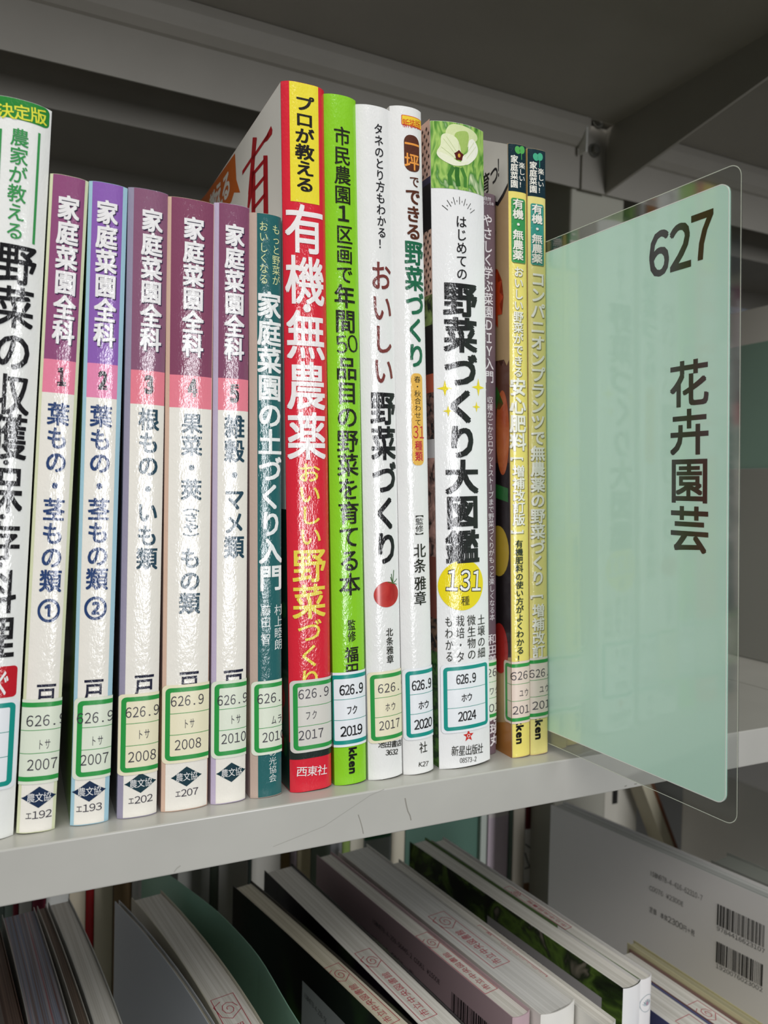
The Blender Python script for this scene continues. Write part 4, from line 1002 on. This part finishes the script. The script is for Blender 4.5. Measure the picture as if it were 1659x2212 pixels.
o = curve_sheet('green_divider', 'dull green laminated divider sheet bending between books on the lower shelf', sm, pz, FLZ, GSm)

# ================================================================== back row seen under the shelf
def backbook(x0, x1, col, label, yb=0.232, zt=-0.06, y=1850, bands=None, name='back_row_book', d=120, grp='books of the back row under the shelf'):
    a = onY(x0, y, yb); b_ = onY(x1, y, yb); w_ = (b_.x - a.x) / MM - 0.15
    B = Book(name, label, (zt - FLZ) / MM, w_, d, c_(col, 0.4), PAGES, org=((a.x + b_.x) / 2, yb, FLZ), b=min(0.8, w_ * 0.08), group=grp)
    for (y0, y1, cc) in (bands or []):
        B.add('spine_print', c_(cc, 0.4), rrect(-w_ / 2 + .1, B.uv((x0 + x1) / 2, y1)[1], w_ / 2 - .1, B.uv((x0 + x1) / 2, y0)[1]), 1)
    if bands: B.flush()
    return B
row = [(-60, 10, '#7a8a84', 'grey green spine at the far left of the back row'), (11, 28, '#8fa39a', 'pale green slim spine at the left of the back row'), (29, 41, '#7a1830', 'slim dark crimson spine at the left of the back row'), (42, 70, '#cfcdc8', 'white spine right of the slim crimson one in the back row'), (71, 100, '#7d2038', 'crimson spine mostly hidden behind the slim brown book'), (101, 150, '#c9c9c4', 'grey white spine behind the bent softcover'),
       (151, 186, '#d8ccb4', 'cream spine left of the red spine in the back row'), (187, 204, '#b5151c', 'slim bright red spine in the back row'), (205, 245, '#d6cdb4', 'cream spine right of the red spine in the back row'), (246, 285, '#8a7250', 'brown spine behind the curved softcover'), (286, 300, '#d8d8d4', 'slim white spine left of the lower green sheet'),
       (385, 454, '#8a8a84', 'grey spine right of the lower green sheet in the back row'), (455, 472, '#3c4438', 'dark slim spine behind the lower green sheet end'), (473, 536, '#b0aea8', 'pale grey wide spine behind the black gardening book'), (537, 543, '#2e3c34', 'very slim dark green spine behind the black gardening book'), (544, 606, '#b8b5ac', 'pale grey spine left of the ochre one in the back row'), (607, 626, '#7a6238', 'ochre slim spine in the back row'), (627, 641, '#a89aa2', 'slim mauve spine in the back row'), (642, 671, '#c9bd9c', 'beige spine behind the purple flower book'), (672, 712, '#7c8a7e', 'grey green spine behind the pink book'),
       (713, 738, '#b9bac0', 'pale lilac spine behind the pink book'), (739, 755, '#8fa858', 'slim leaf green spine in the back row'), (756, 785, '#e3ddca', 'ivory spine right of the leaf green one'), (845, 873, '#ddd5c0', 'ivory spine left of the far green sheet')]
for r_ in row: backbook(r_[0], r_[1], r_[2], r_[3])
backbook(786, 844, '#8d9492', 'grey spine with a slanting dark green label in the back row', bands=[(1790, 1812, '#12603c')])
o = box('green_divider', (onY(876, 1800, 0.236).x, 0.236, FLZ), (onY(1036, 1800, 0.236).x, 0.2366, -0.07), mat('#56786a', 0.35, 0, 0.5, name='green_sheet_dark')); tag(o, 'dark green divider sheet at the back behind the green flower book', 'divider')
row = [(1037, 1050, '#b5bdb4', 'slim pale grey spine right of the far green sheet', None), (1053, 1096, '#c4b4be', 'pink spine in the back row', [(1700, 1765, '#d0c8c4')]), (1098, 1106, '#56685a', 'slim dark green spine right of the pink one', None), (1107, 1131, '#e6dccb', 'ivory spine right of the pink one', None)]
for r_ in row: backbook(r_[0], r_[1], r_[2], r_[3], bands=r_[4])
B = backbook(1132, 1162, '#c9c6c0', 'white spine with a dark red top and black marks in the back row', bands=[(1690, 1790, '#6a1f1c'), (1905, 1950, '#9c7250')])
for pts_ in ([(1134, 1823), (1146, 1832)], [(1134, 1842), (1140, 1862), (1146, 1880)], [(1133, 1876), (1145, 1873)]):
    B.add('spine_lettering', K, stroke([B.uv(*q) for q in pts_], 1.0), 3)
B.flush()
backbook(1163, 1178, '#ddd8ce', 'slim ivory spine next to the large barcode book in the back row')
backbook(1182, 1215, '#6c6c68', 'dark grey spine behind the large barcode book', y=1760)
backbook(1275, 1375, '#cfcbbf', 'wide ivory spine with a black bar, above the large barcode book', y=1760)
q0 = onY(1400, 1700, 0.215); q1 = onY(1452, 1840, 0.215); ln = math.atan2(q0.x - q1.x, q0.z - q1.z)
xb = q1.x + (FLZ - q1.z) * math.tan(ln)
c0 = onY(1322, 1737, 0.2312); c1 = onY(1334, 1706, 0.2312)
bb = [o_ for o_ in bpy.data.objects if o_.get('label', '').startswith('wide ivory')][0]
bb['label'] = 'wide ivory spine with a short black bar, above the large barcode book'
bar_ = link_mesh('spine_print', [(c0.x, 0.2308, c0.z), (c1.x, 0.2308, c0.z), (c1.x, 0.2308, c1.z), (c0.x, 0.2308, c1.z)], [(0, 1, 2, 3)], mat('#161616', 0.4, name='black_bar_ink'), None, bb)
bar_.matrix_parent_inverse = bb.matrix_world.inverted()
B = Book('leaning_brown_book', 'ivory spined book with a brown right edge, leaning left above the large barcode book', (q0.z + 0.03 - FLZ) / MM / math.cos(ln), 12, 18, c_('#c9c2aa', 0.4), PAGES, org=(xb - 0.006, 0.207, FLZ + 0.002), lean=ln, b=0.3)
B.add('spine_print', c_('#7a4a2c', 0.4), rrect(B.w / 2 - 3.6, 0.5, B.w / 2, B.H - .2), 1); B.flush()

bpy.data.objects.remove(_to); bpy.data.curves.remove(_tc)
